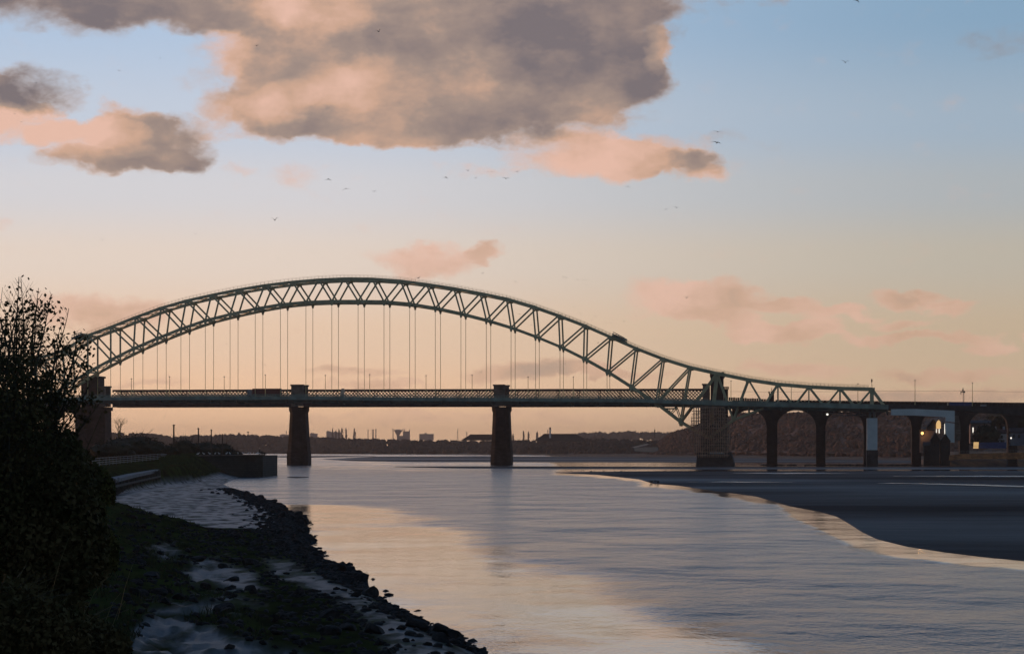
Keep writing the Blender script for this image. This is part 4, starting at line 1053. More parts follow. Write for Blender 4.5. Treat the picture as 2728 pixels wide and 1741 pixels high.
PALE = mat('pale_wall', (.30,.22,.19), .85, var=.2, scale=.3); PINK = mat('pink_brick', (.28,.15,.12), .85, var=.2, scale=.4)
house('chapel', 'gabled chapel with a tall glowing pointed window beneath the white crosshead', 'chapel', 2470, 2503, 1141, 1119, 1190, 18, 14, PALE, SLATE, 'front')
t_ = [o for o in C.objects if o.name == 'chapel'][0]
mb = MB(); pslab(mb, [(2494,1141),(2494,1127),(2497,1121),(2501,1118),(2505,1122),(2506.5,1128),(2506.5,1141)], 17.6, 17.85); mb.build('arched_window', LAMPY, t_)
mb = MB()
for x0, x1, y0, y1 in ((2494,2495.4,1142,1152),(2501,2503,1142,1153),(2516,2517.5,1128,1158)): pslab(mb, [(x0,y1),(x0,y0),(x1,y0),(x1,y1)], 17.3, 17.5)
mb.build('lit_opening', LAMPW, t_)
house('lodge', 'small pale building with a wall lamp left of the chapel', 'house', 2452, 2490, 1147, 1144, 1205, 12, 8, PALE, SLATE, 'flat')
l_ = [o for o in C.objects if o.name == 'lodge'][0]
mb = MB(); mb.lathe(tuple(wp(2457, 1153, 11)), [(.1,-.9),(.7,-.4),(.7,.3),(.2,.7)], 8); mb.build('wall_lamp', LAMPY, l_)
def lamp_light(nm, p, energy, col, par=None):
    d_ = bpy.data.lights.new(nm, 'POINT'); d_.energy = energy; d_.color = col; d_.shadow_soft_size = .4; d_.specular_factor = 0; o_ = bpy.data.objects.new(nm, d_); C.objects.link(o_); o_.location = p-(org(par) if par else Vector((0,0,0)))
    if par: o_.parent = par
lamp_light('wall_lamp_light', wp(2457, 1153, 9.8), 220, (1.0,.50,.18), l_)
house('gabled_house', 'dark brick house with a steep pointed gable, left of the pair by the river', 'house', 2481, 2503, 1172, 1154, 1240, -18, 10, BRICK, SLATE, 'front', wins=((2488,2492,1182,1189,GLASS),(2495,2499,1182,1189,GLASS)))
house('gabled_house', 'dark brick house with a steep pointed gable, right of the pair by the river', 'house', 2507, 2531, 1176, 1158, 1240, -18, 10, BRICK, SLATE, 'front', wins=((2513,2517,1186,1193,GLASS),(2521,2525,1186,1193,GLASS)))
house('stone_annexe', 'low dark annexe joined to the pair of gabled houses', 'house', 2462, 2480, 1186, 1178, 1240, -16, 8, BRICK, SLATE, 'side')
house('terrace_building', 'pale building with a lit stair window seen through the viaduct arch', 'building', 2585, 2640, 1127, 1120, 1180, 70, 12, PALE, SLATE, 'side', wins=((2591,2593.5,1138,1154,LAMPW),(2604,2610,1134,1142,GLASS),(2618,2624,1134,1142,GLASS),(2600,2606,1156,1166,LAMPY)))
house('white_house', 'white rendered house with a dark red dormered roof at the right edge', 'house', 2648, 2682, 1154, 1143, 1190, 22, 9, mat('white_wash', (.62,.60,.64), .8, var=.12), mat('red_tiles', (.11,.045,.04), .85), 'side', wins=((2654,2660,1159,1167,GLASS),(2666,2672,1159,1167,GLASS),(2656,2659,1171,1180,GLASS),(2668,2676,1171,1178,GLASS)), chim=(2653,2676))
house('end_house', 'dim blue grey house at the extreme right beside the white house', 'house', 2692, 2740, 1152, 1140, 1186, 22, 9, mat('blue_grey_wall', (.22,.26,.34), .8, var=.2), SLATE, 'side', wins=((2698,2704,1157,1166,GLASS),(2712,2718,1157,1166,GLASS)))
t = thing('advertising_display', 'glowing yellow stacked display panel standing by the blue hoarding', 'display', tuple(wp(2600, 1194, -20)))
mb = MB(); pslab(mb, [(2593,1193.5),(2594,1177),(2607.5,1177),(2606.5,1193.5)], -20, -19.4); mb.build('panel', LAMPY, t)
mb = MB()
for y in (1180.5, 1184, 1187.5, 1190.5): pslab(mb, [(2593,y+.5),(2593,y-.5),(2607.5,y-.5),(2607.5,y+.5)], -20.1, -20.02)
mb.build('slats', IRON, t)
t = thing('hoarding', 'long blue hoarding behind the low river wall', 'hoarding', tuple(wp(2640, 1194, -18)))
mb = MB(); pslab(mb, [(2609,1193.5),(2609,1178),(2680,1177),(2680,1193.5)], -18, -17.8); mb.build('boards', BLUE, t)
mb = MB()
for i in range(10): mb.beam(wp(2612+i*7.2, 1194, -17.6), wp(2612+i*7.2, 1179, -17.6), .15, .15)
mb.build('posts', STEEL, t)
t = MB(); t.lathe(tuple(wp(2693.5, 1166, 20)), [(.05,-.4),(.35,-.2),(.35,.2),(.05,.4)], 8)
so_ = tag(t.build('street_light', LAMPW), 'tiny bright white lamp between the white house and the end house', 'lamp')
t = MB(); t.lathe(tuple(wp(2648.5, 1136.5, 60)), [(.05,-.4),(.35,-.2),(.35,.2),(.05,.4)], 8)
tag(t.build('security_light', LAMPW), 'tiny bright lamp under the viaduct above the round bush', 'lamp')
# ------------------------------------------------------------------ bushes and trees of middle distance
def bush(name, label, c, rx, rz, n, seed, m_, leaf=.3, cat='bush', group=None, sticks=14):
    rng = random.Random(seed); t = thing(name, label, cat, (c[0], c[1], c[2]), group)
    mb = MB(); st_ = MB()
    for i in range(n):
        a = rng.random()*6.283; e = math.asin(rng.uniform(-.15, 1)); r = rng.uniform(.35, 1.0)**.5*(1+.22*mnoise.noise(Vector((math.cos(a)*2, math.sin(a)*2, e*2+seed))))
        p = Vector((c[0]+math.cos(a)*math.cos(e)*rx*r, c[1]+math.sin(a)*math.cos(e)*rx*r, c[2]+math.sin(e)*rz*r))
        d = Vector((rng.gauss(0,1), rng.gauss(0,1), rng.gauss(0,1))).normalized()*leaf*rng.uniform(.6, 1.4); q = Vector((rng.gauss(0,1), rng.gauss(0,1), rng.gauss(0,1))).normalized()*leaf*.6
        mb.quad(p-d, p-q, p+d, p+q)
    crown(mb, (c[0], c[1], c[2]+rz*.35), rx*.78, rz*.52, rng, IC2, .3, 0)
    mb.build('foliage', m_, t)
    for i in range(sticks):
        a = rng.random()*6.283; k = rng.uniform(.4, 1.12); q = Vector((c[0]+math.cos(a)*rx*.8*k, c[1]+math.sin(a)*rx*.8*k, c[2]+rz*rng.uniform(.8, 1.25)))
        st_.tube([(c[0], c[1], c[2]), (c[0]*.4+q.x*.6, c[1]*.4+q.y*.6, c[2]*.4+q.z*.6+rz*.1), tuple(q)], [leaf*.25, leaf*.15, leaf*.05], 4)
    st_.build('stems', BARK, t); return t
def atz(px, py, Y): return tuple(at(px, py, Y))
bush('round_bush', 'round dark bush between the lit building and the white house', atz(2628,1180,1180), 7, 9, 900, 21, SCRUB, .6)
bush('leafy_bush', 'dark green trees at the right edge above the houses', atz(2700,1140,1330), 16, 11, 1500, 22, SCRUB, .8)
for i, (x, y, Y, rx, rz, lab) in enumerate([
    (350,1215,640,7.,5.6,'dark bush behind the metal fence below the bare tree'), (395,1218,640,5.5,4.8,'dark bush right of the bare tree on the left bank'),
    (300,1222,600,6.5,4.5,'dark bush at the foot of the left stone abutment'), (435,1222,650,4.5,3.6,'low dark bush left of the tallest quay pole'),
    (490,1218,720,5.2,5.4,'twiggy brown bush between the first and second quay poles'), (545,1220,740,5.6,4.9,'dark bush around the third quay pole'),
    (588,1222,750,5.6,4.6,'dark bush around the shortest quay pole'), (622,1224,745,3.4,3.0,'small dark bush at the end of the quay thicket')]):
    bush('quay_bush', lab, atz(x, y, Y), rx, rz, 1100, 30+i, SCRUB, .34, group='bushes along the left bank quay', sticks=26)
def bare_tree(name, label, base, H, spread, seed, m_=BARK, lv=5, group=None, r0=.22, lean=(0,0), cat='tree'):
    rng = random.Random(seed); t = thing(name, label, cat, tuple(base), group); tr = MB(); cr = MB()
    def grow(p, d, L_, r, k):
        n = 3; pts = [p]; rr = [r]
        for i in range(n):
            d = (d+Vector((rng.gauss(0,.09), rng.gauss(0,.09), rng.gauss(0,.05)+.03))).normalized(); p = p+d*(L_/n); pts.append(p); rr.append(r*(1-.3*(i+1)/n))
        (tr if k == 0 else cr).tube(pts, rr, 5 if k < 3 else 3, cap=False)
        if k >= lv: return
        for c in range(rng.choice((2,3,3))):
            a = rng.random()*6.283; s = rng.uniform(.35, .75)*spread
            nd = (d+Vector((math.cos(a)*s, math.sin(a)*s, rng.uniform(-.05, .25)))).normalized()
            grow(pts[-1] if c < 2 else pts[-2], nd, L_*rng.uniform(.62, .85), rr[-1]*.68, k+1)
    grow(Vector(base), Vector((lean[0], lean[1], 1)).normalized(), H*.26, r0, 0)
    tr.build('trunk', m_, t); cr.build('branches', m_, t); return t
TWIG = mat('pale_twig', (.20,.15,.06), .8)
bare_tree('bare_tree', 'bare branching tree standing just right of the left stone abutment', atz(314,1176,760), 9.5, 1.15, 4, TWIG, 6, r0=.36, lean=(.15,0))
bare_tree('bare_sapling', 'small bare tree leaning right beside the larger bare tree', atz(345,1182,770), 5.0, 1.2, 9, TWIG, 5, r0=.13, lean=(.5,0))
# poplars and far single trees
for i, (x, yt, h, w, lab) in enumerate([(886,1142,40,7,'dark pointed conifer in front of the long factory, leftmost of the tall row'),(895,1148,34,5,'slender poplar just right of the pointed conifer'),(903,1144,36,5,'slender poplar, middle of the row before the factory'),
      (911,1141,40,8,'broad bare poplar at the right of the factory row'),(922,1142,42,5,'thin poplar last on the right of the factory row'),(944,1142,42,9,'solitary bare poplar between the factory row and the chimneys'),
      (1395,1150,30,5,'small bare tree right of the second railway pier'),(1408,1151,32,5,'small bare tree left of the white chimney'),(1431,1150,30,6,'small twiggy tree nearest the low shed roof'),(1367,1157,20,4,'lowest bare tree beside the second railway pier'),
      (637,1154,18,10,'dark round pine clump on the left ridge')]):
    rng = random.Random(60+i); Y = 7500; k = Y/F; p0 = at(x, yt+h, Y); t = thing('poplar' if i not in (0, 10) else 'conifer', lab, 'tree', tuple(p0), 'single trees on the far shore')
    mb = MB(); mb.tube([p0, p0+Vector((0,0,h*k*.9))], [.8,.3], 5); mb.build('trunk', BARK, t); mb = MB()
    for j in range(150):
        f = rng.random(); r = w*k*.5*math.sin(math.pi*min(1, f*.93+.07))**.7*(1 if i not in (0,) else 1.6*(1-f)); a = rng.random()*6.283
        p = p0+Vector((math.cos(a)*r*rng.random()**.5, math.sin(a)*r*rng.random()**.5, h*k*(.12+.88*f))); d = Vector((rng.gauss(0,.8), rng.gauss(0,.8), 2.9)); q = Vector((rng.uniform(.5,1.3), 0, 0))
        mb.tri(p-q, p+q, p+d*1.3)
    mb.build('crown', WOODB, t)
# ------------------------------------------------------------------ far industry
def bx3(mb, x0, x1, yt, yb, Y, dep=25):
    a, c = at(x0, yb, Y), at(x1, yt, Y); mb.box(a.x, c.x, Y, Y+dep, a.z, c.z)
def far_box(name, label, cat, boxes, Y, m_, pn=None):
    b = boxes[0]; t = thing(name, label, cat, tuple(at((b[0]+b[1])/2, b[3], Y)))
    for i, q in enumerate(boxes):
        mb = MB(); bx3(mb, q[0], q[1], q[2], q[3], Y+i*.7, 25); mb.build((pn or ['block']*9)[i], q[4] if len(q) > 4 else m_, t)
    return t
far_box('factory', 'long pale grey factory block behind the row of poplars', 'factory', [(869.5,881,1148,1178),(881,907,1150,1178),(872,874,1146,1148),(890,896,1148.5,1150)], 11800, GREYB, ['tower_block','main_hall','roof_unit','roof_unit'])
far_box('warehouse', 'low pale warehouse immediately right of the first railway pier', 'warehouse', [(826,845,1154,1172),(828,836,1152.5,1154)], 11800, GREYB, ['hall','roof_unit'])
far_box('warehouse', 'low pale warehouse immediately left of the first railway pier', 'warehouse', [(745,768,1157,1170),(750,758,1155.5,1157)], 11800, GREYB, ['hall','roof_unit'])
far_box('depot', 'flat roofed depot on the skyline right of the water tower', 'depot', [(1117,1155,1155,1172),(1131,1136,1152,1155)], 11800, GREYB, ['hall','roof_unit'])
DCH = mat('chimney_dark', (.13,.10,.08), .9)
for x0, x1, yt, lab in ((979.6,981.6,1143,'thinnest factory chimney, leftmost of the four in a row'),(991,993,1143,'factory chimney in the left of the close pair'),(993.8,996,1143,'factory chimney in the right of the close pair'),(1000,1002.8,1142,'thickest chimney at the right of the group of four'),(1046,1048.4,1141,'tall chimney directly left of the funnel shaped water tower')):
    Y = 11500; p = at((x0+x1)/2, 1178, Y); r = (x1-x0)/2*Y/F; h = (1178-yt)*Y/F
    t = thing('chimney', lab, 'chimney', tuple(p), 'chimneys on the far skyline'); mb = MB(); mb.tube([p, p+Vector((0,0,h*.94))], [r*1.1, r*.9], 10); mb.build('stack', DCH, t)
    mb = MB(); mb.tube([p+Vector((0,0,h*.94)), p+Vector((0,0,h))], [r*1.15, r*1.15], 10); mb.build('rim', DCH, t)
p = at(1060.5, 1180, 11500); k = 11500/F; t = thing('water_tower', 'funnel shaped concrete water tower on the far skyline', 'water tower', tuple(p))
mb = MB(); mb.lathe(tuple(p), [(3.6*k,0),(3.2*k,14*k),(3.6*k,20*k),(5*k,24*k)], 20); mb.build('stem', GREYB, t)
mb = MB(); mb.lathe(tuple(p), [(5*k,24*k),(8*k,29*k),(10.8*k,33.5*k),(10.8*k,35*k),(4*k,36.5*k),(.4*k,37*k)], 20); mb.build('bowl', GREYB, t)
far_box('power_house', 'square grey works building with small stacks right of the water tower', 'factory', [(1073.5,1090,1148,1182),(1072.5,1074,1142,1148),(1077,1078.5,1142,1148),(1090,1091.6,1144,1180),(1062,1073,1160,1182)], 11600, GREYB, ['hall','stack','stack','stack','annexe'])
p = at(661, 1160, 4600); t = thing('tank_tower', 'tiny water tower shaped like a lollipop on the left wooded ridge', 'water tower', tuple(p)); k = 4600/F
mb = MB(); mb.tube([p, p+Vector((0,0,8*k))], .7*k, 6); mb.build('stem', DCH, t); mb = MB(); mb.lathe(tuple(p), [(1*k,7.5*k),(2.6*k,9*k),(2.6*k,10.5*k),(.5*k,11.5*k)], 10); mb.build('tank', DCH, t)
p = at(1465.5, 1166, 3150); k = 3150/F; t = thing('chimney', 'white factory chimney with a black top in front of the low shed', 'chimney', tuple(p))
mb = MB(); mb.tube([p, p+Vector((0,0,23*k))], [2.5*k, 2.3*k], 14); mb.build('stack', WHITE, t); mb = MB(); mb.tube([p+Vector((0,0,23*k)), p+Vector((0,0,28.5*k))], [2.35*k, 2.3*k], 14); mb.build('blackened_top', IRON, t)
SHED = mat('shed_cladding', (.06,.05,.045), .8, var=.2, scale=.02)
def shed(label, pts, Y):
    p = at(pts[0][0], pts[0][1], Y); t = thing('shed', label, 'shed', tuple(p)); mb = MB(); n = len(pts)
    for dY in (0, 60):
        for x, y in pts: q = at(x, y, Y); mb.v.append((q.x, q.y+dY, q.z))
    mb.f.append(tuple(range(n))); mb.f.append(tuple(range(n, 2*n))[::-1])
    for i in range(n): j = (i+1) % n; mb.f.append((i, n+i, n+j, j))
    mb.build('hall', SHED, t)
    mb = MB(); a = at(pts[1][0], pts[1][1]-.9, Y); c = at(pts[2][0], pts[2][1]-.9, Y); e = at(pts[1][0], pts[1][1], Y); mb.box(a.x, c.x, Y-1, Y+61, e.z+.01, a.z); mb.build('roof_edge', SHED, t)
shed('low dark shed with sloping end directly left of the second railway pier', [(1228,1172),(1252,1157),(1318,1156.5),(1330,1172)], 3400)
shed('low dark shed with sloping end behind the white chimney', [(1422,1174),(1449,1155.5),(1532,1155),(1556,1166),(1560,1174)], 3300)
for x, yt, lab in ((762.7,1146,'thin mast left of the first railway pier'),(1219.5,1142,'thin lattice mast left of the second railway pier'),(1243.5,1148,'short pylon above the shed left of the second pier'),(1394.5,1146,'thin pylon right of the second railway pier'),(1459.5,1143,'thin pylon touching the white chimney')):
    Y = 9500; p = at(x, 1172, Y); h = (1172-yt)*Y/F; k = Y/F; t = thing('pylon', lab, 'pylon', tuple(p), 'masts and pylons on the far skyline'); mb = MB()
    for s in (-1, 1): mb.beam(p+Vector((s*1.3*k,0,0)), p+Vector((s*.25*k,0,h)), .9, .9)
    for i in range(5): z = h*i/5; mb.beam(p+Vector((-1.2*k*(1-i/6),0,z)), p+Vector((1.2*k*(1-(i+1)/6),0,z+h/5)), .6, .6)
    mb.build('tower', DCH, t); mb = MB()
    for f in (.7, .85): mb.beam(p+Vector((-2.2*k,0,h*f)), p+Vector((2.2*k,0,h*f)), .8, .8)
    mb.build('cross_arms', DCH, t)
t = MB(); p = at(1744.4, 1165, 2500); t.tube([p, p+Vector((0,0,8))], .5, 6); tag(t.build('stone_stump', DCH), 'short dark post on the skyline at the foot of the rust brown hill', 'post')
# ------------------------------------------------------------------ left quay
def QY(px): return lin(px, [(300,640),(430,690),(700,719)])
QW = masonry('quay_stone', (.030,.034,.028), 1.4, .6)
mb = MB()
pts = [(330,1219),(430,1216),(560,1213.5),(700,1212.5)]
for (x0, y0), (x1, y1) in zip(pts, pts[1:]):
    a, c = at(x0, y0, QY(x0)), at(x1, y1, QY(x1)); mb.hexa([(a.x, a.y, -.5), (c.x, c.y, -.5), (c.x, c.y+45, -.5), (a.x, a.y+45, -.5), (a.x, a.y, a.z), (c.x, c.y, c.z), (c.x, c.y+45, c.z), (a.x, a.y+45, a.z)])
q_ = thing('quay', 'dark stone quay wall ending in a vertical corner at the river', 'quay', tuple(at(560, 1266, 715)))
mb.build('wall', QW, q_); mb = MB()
for (x0, y0), (x1, y1) in zip(pts, pts[1:]):
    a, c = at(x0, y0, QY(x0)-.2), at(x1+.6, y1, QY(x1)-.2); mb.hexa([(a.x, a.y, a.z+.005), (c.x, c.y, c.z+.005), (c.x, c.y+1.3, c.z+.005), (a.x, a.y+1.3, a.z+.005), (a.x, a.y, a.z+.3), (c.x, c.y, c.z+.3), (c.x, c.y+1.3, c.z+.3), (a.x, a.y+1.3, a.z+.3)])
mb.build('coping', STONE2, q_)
mb = MB()
for x, yt in ((692,1196),(698,1200),(704,1207)): mb.beam(at(x, 1214, 722), at(x, yt, 722), .35, .35)
mb.beam(at(690, 1203, 722), at(707, 1206, 722), .25, .25); mb.beam(at(696, 1207, 722), at(710, 1208, 722), .25, .25); mb.beam(at(690, 1212, 722), at(707, 1212, 722), .3, .3)
mb.build('timber_frame', TIMBER, q_)
for x, yt, yb_, r, lab in ((463,1134,1219,.24,'tallest and thickest pole on the left quay'),(528.6,1143,1216,.2,'second tall pole from the left on the quay'),(563,1147,1216,.17,'third pole from the left on the quay'),(592.6,1159,1216,.14,'shortest and thinnest pole on the quay')):
    Y = 725; p = at(x, yb_, Y); q = at(x, yt, Y); t = thing('pole', lab, 'pole', tuple(p), 'poles on the left quay'); mb = MB(); mb.tube([p, q], [r*1.15, r*.9], 8); mb.build('shaft', TIMBER, t); mb = MB(); mb.tube([q, q+Vector((0,0,.4))], [r*1.3, r*1.3], 8); mb.build('cap', TIMBER, t)
# guard rail fence behind the path
t = thing('metal_fence', 'bluish metal railings running beside the path to the quay', 'fence', tuple(at(330, 1240, 480))); mb = MB(); fp = [(200,1224,400),(310,1216,480),(430,1208,620),(452,1210,650)]; mbp = MB()
FENM = mat('fence_paint', (.10,.13,.16), .5)
for (x0, y0, Y0), (x1, y1, Y1) in zip(fp, fp[1:]):
    for dy in (0, 5.5, 11, 16): mb.beam(at(x0, y0+dy*400/Y0*1.2, Y0), at(x1, y1+dy*400/Y1*1.2, Y1), .07, .09)
    for i in range(12): f = i/12; Y = Y0+(Y1-Y0)*f; x = x0+(x1-x0)*f; y = y0+(y1-y0)*f; mbp.beam(at(x, y-1, Y), at(x, y+24*400/Y, Y), .1, .1)
mb.build('rails', FENM, t); mbp.build('posts', FENM, t)
# palisade and path
t = thing('timber_palisade', 'row of dark pointed timber piles holding the pale path above the mud', 'palisade', tuple(at(360, 1300, 430))); rng = random.Random(2)
mb = MB(); n = 46; rail = MB(); path = MB()
for i in range(n):
    f = i/(n-1); px = 286+140*f+rng.uniform(-.8,.8); Y = lin(f, [(0,355),(1,508)]); yt = lin(f, [(0,1282),(.5,1266),(1,1252)])+rng.uniform(0, 3.5); yb_ = lin(f, [(0,1336),(.5,1318),(1,1296)])
    p, q = at(px+rng.uniform(-1,1), yb_, Y), at(px, yt, Y); pm = MB(); pm.tube([p, q, q+Vector((0,0,.25))], [.17,.15,.03], 6); pm.build('pile', TIMBER, t)
for (a, c) in (((284,1300,355),(427,1268,508)),): rail.beam(at(*a), at(*c), .25, .3)
rail.build('waling', TIMBER, t)
ps = [(270,1288,345,.9),(300,1278,372,1.3),(360,1263,430,1.5),(425,1250,512,1.4)]
for (x0, y0, Y0, w0), (x1, y1, Y1, w1) in zip(ps, ps[1:]):
    a, c = at(x0, y0, Y0), at(x1, y1, Y1); path.hexa([(a.x-w0*1.6, a.y, a.z-.5), (a.x, a.y, a.z-.5), (c.x, c.y, c.z-.5), (c.x-w1*1.2, c.y, c.z-.5), (a.x-w0*1.6, a.y+w0*3, a.z+.1), (a.x, a.y, a.z), (c.x, c.y, c.z), (c.x-w1*1.2, c.y+w1*3, c.z+.1)])
path.build('path', mat('path_gravel', (.17,.18,.20), .8, var=.2, scale=.6)).__setitem__('kind', 'structure')
# ------------------------------------------------------------------ rocks
def rockmesh(seed, m_=ROCK):
    rng = random.Random(seed); v, f = IC2; mb = MB(); s = Vector((seed*3.1, seed*1.7, 0))
    cuts = [(Vector((rng.gauss(0,1), rng.gauss(0,1), rng.gauss(0,.8))).normalized(), rng.uniform(.45, .8)) for _ in range(9)]
    for p in v:
        q = p.copy()
        for n_, d in cuts:
            k = q.dot(n_)
            if k > d: q -= n_*(k-d)
        q *= 1+.10*mnoise.noise(p*2.5+s); mb.v.append((q.x, q.y*.95, q.z*.72))
    mb.f = list(f); me = bpy.data.meshes.new('boulder'); me.from_pydata(mb.v, [], mb.f); me.update(); me.materials.append(m_); return me
RM = [rockmesh(i+1) for i in range(9)]
rng = random.Random(77)
def boulder(X, Y, r, label, group=None, cat='boulder', flat_=1., sink=.3, idx=None, rz=None):
    z = max(bank_z(X, Y)[0], -.12)
    o = bpy.data.objects.new('boulder', RM[idx if idx is not None else rng.randrange(9)]); C.objects.link(o)
    o.location = (X, Y, z+r*(.45-sink)*flat_); o.scale = (r*rng.uniform(.85,1.25), r*rng.uniform(.8,1.3), r*flat_*rng.uniform(.8,1.15)); o.rotation_euler = (rng.uniform(-.3,.3), rng.uniform(-.3,.3), rng.uniform(0,6.28) if rz is None else rz)
    return tag(o, label, cat, group)
def bpx(px, py, wpx, label, **k):
    p = G(px, py, .35 if k.pop('dry', True) else 0.); return boulder(p.x, p.y, wpx/2*p.y/F, label, **k)
bpx(1108, 1680, 62, 'largest smooth dark boulder at the water edge near the bottom', flat_=1.15, idx=2)
bpx(1178, 1712, 74, 'long low dark boulder to the right of the largest one', flat_=.7)
bpx(912, 1513, 26, 'flat topped block at the water edge halfway up the shore', flat_=.9)
bpx(985, 1543, 13, 'upper of two small rocks standing alone in the water', dry=False)
bpx(989, 1551, 11, 'lower of two small rocks standing alone in the water', dry=False)
bpx(1070, 1690, 30, 'squarish rock on the pale mud just left of the largest boulder')
bpx(1095, 1706, 40, 'rounded rock with trailing weed on the pale mud strip')
bpx(1000, 1700, 70, 'broad dark boulder at the edge of the weedy slope')
bpx(945, 1598, 34, 'blocky rock beside the narrow strip of pale mud')
def dry_spot(X, Y):
    z = bank_z(X, Y)[0]; px = CX+F*X/Y; py = HY+(CH-z)*F/Y
    return any(inpoly(px, py, P) for P in MUDP)
G1 = 'boulders in the rubble along the water edge'; G2 = 'boulders on the weedy slope above the mud strip'
for i in range(150):
    Y = 92*(430/92)**rng.random(); o_ = abs(rng.gauss(0, 1.3)); X = lin(Y, SHORE)-o_+.1
    if dry_spot(X, Y): continue
    boulder(X, Y, (.10+.38*rng.random()**2.2)*(1+Y/400), 'dark wet boulder in the rubble along the river edge', G1)
for i in range(60):
    Y = 92*(230/92)**rng.random(); o_ = rng.uniform(4.5, 13); X = lin(Y, SHORE)-o_
    if dry_spot(X, Y) and rng.random() < .85: continue
    boulder(X, Y, rng.uniform(.18, .6), 'dark weed covered boulder on the slope above the mud', G2, flat_=.8)
# small rubble: too many to count
def onmud(X, Y, z):
    px = CX+F*X/Y; py = HY+(CH-z)*F/Y
    return any(inpoly(px, py, P) for P in MUDP)
mb = MB(); v0, f0 = IC0
for i in range(9000):
    Y = 88*(470/88)**rng.random(); o_ = abs(rng.gauss(0, 2.2)); o_ = o_ if o_ < 4 or rng.random() < .4 else rng.uniform(0, 2)
    if rng.random() < .3 and Y < 230: o_ = rng.uniform(4, 16)
    if rng.random() < .012: o_ = -rng.random()*.9
    X = lin(Y, SHORE)-o_; z = max(bank_z(X, Y)[0], -.05)
    if onmud(X, Y, z) and rng.random() < .93: continue
    r = rng.uniform(.05, .2)*(1+Y/300); n = len(mb.v)
    for p in v0: k = rng.uniform(.6, 1.2); mb.v.append((X+p.x*r*k, Y+p.y*r*k, z+p.z*r*k*.7))
    mb.f += [(a+n, b+n, c+n) for a, b, c in f0]
tag(mb.build('rubble', ROCK), 'small dark stones strewn thickly along the river edge', 'rubble', kind='stuff')
# pier foot rubble and mud waders
mb = MB()
for cx, w in ((2056,34),(2186,36),(2325,60),(2110,10),(2252,30),(2420,70)):
    for i in range(46):
        x = cx+rng.gauss(0, w*.45); p = wp(x, 1241.2, RN-3+rng.uniform(-3, 3)); r = rng.uniform(.4, 1.0); n = len(mb.v)
        for q in v0: mb.v.append((p.x+q.x*r*1.8, p.y+q.y*r, q.z*r*.75))
        mb.f += [(a+n, b+n, c+n) for a, b, c in f0]
tag(mb.build('pier_rubble', ROCK), 'dark rubble heaped round the feet of the viaduct piers', 'rubble', kind='stuff')
# ------------------------------------------------------------------ grass
mb = MB()
for i in range(26000):
    Y = 36*(240/36)**rng.random(); px = rng.uniform(-60, 760); X = (px-CX)/F*Y; z, k, o_ = bank_z(X, Y)
    if o_ < 5 or k < .03: continue
    py = HY+(CH-z)*F/Y
    if any(inpoly(px, py, P) for P in MUDP): continue
    if mnoise.noise(Vector((X*.4, Y*.15, 0))) < -.1: continue
    h = rng.uniform(.08, .3)*(1.6 if rng.random() < .1 else 1); w = .012+.00012*Y; a = rng.random()*6.28; dx, dy = math.cos(a)*h*.5, math.sin(a)*h*.5
    mb.tri((X-w, Y, z-.02), (X+w, Y, z-.02), (X+dx, Y+dy, z+h))
tag(mb.build('grass', mat('grass_blades', (.045,.06,.018), .9, col2=(.022,.02,.009), scale=.3)), 'rough dark grass covering the near slope', 'grass', kind='stuff')
# grassy slope below the quay
mb = MB()
for i in range(9000):
    px = rng.uniform(425, 650); Y = rng.uniform(560, 716); X = (px-CX)/F*Y; z, k, o_ = bank_z(X, Y)
    if k < .2: continue
    h = rng.uniform(.25, .8); w = .14; a = rng.random()*6.28
    mb.tri((X-w, Y, z-.05), (X+w, Y, z-.05), (X+math.cos(a)*h*.5, Y+math.sin(a)*h*.5, z+h))
tag(mb.build('slope_grass', mat('green_grass', (.07,.10,.025), .9, col2=(.03,.035,.012), scale=.1)), 'green grass on the slope below the stone quay', 'grass', kind='stuff')
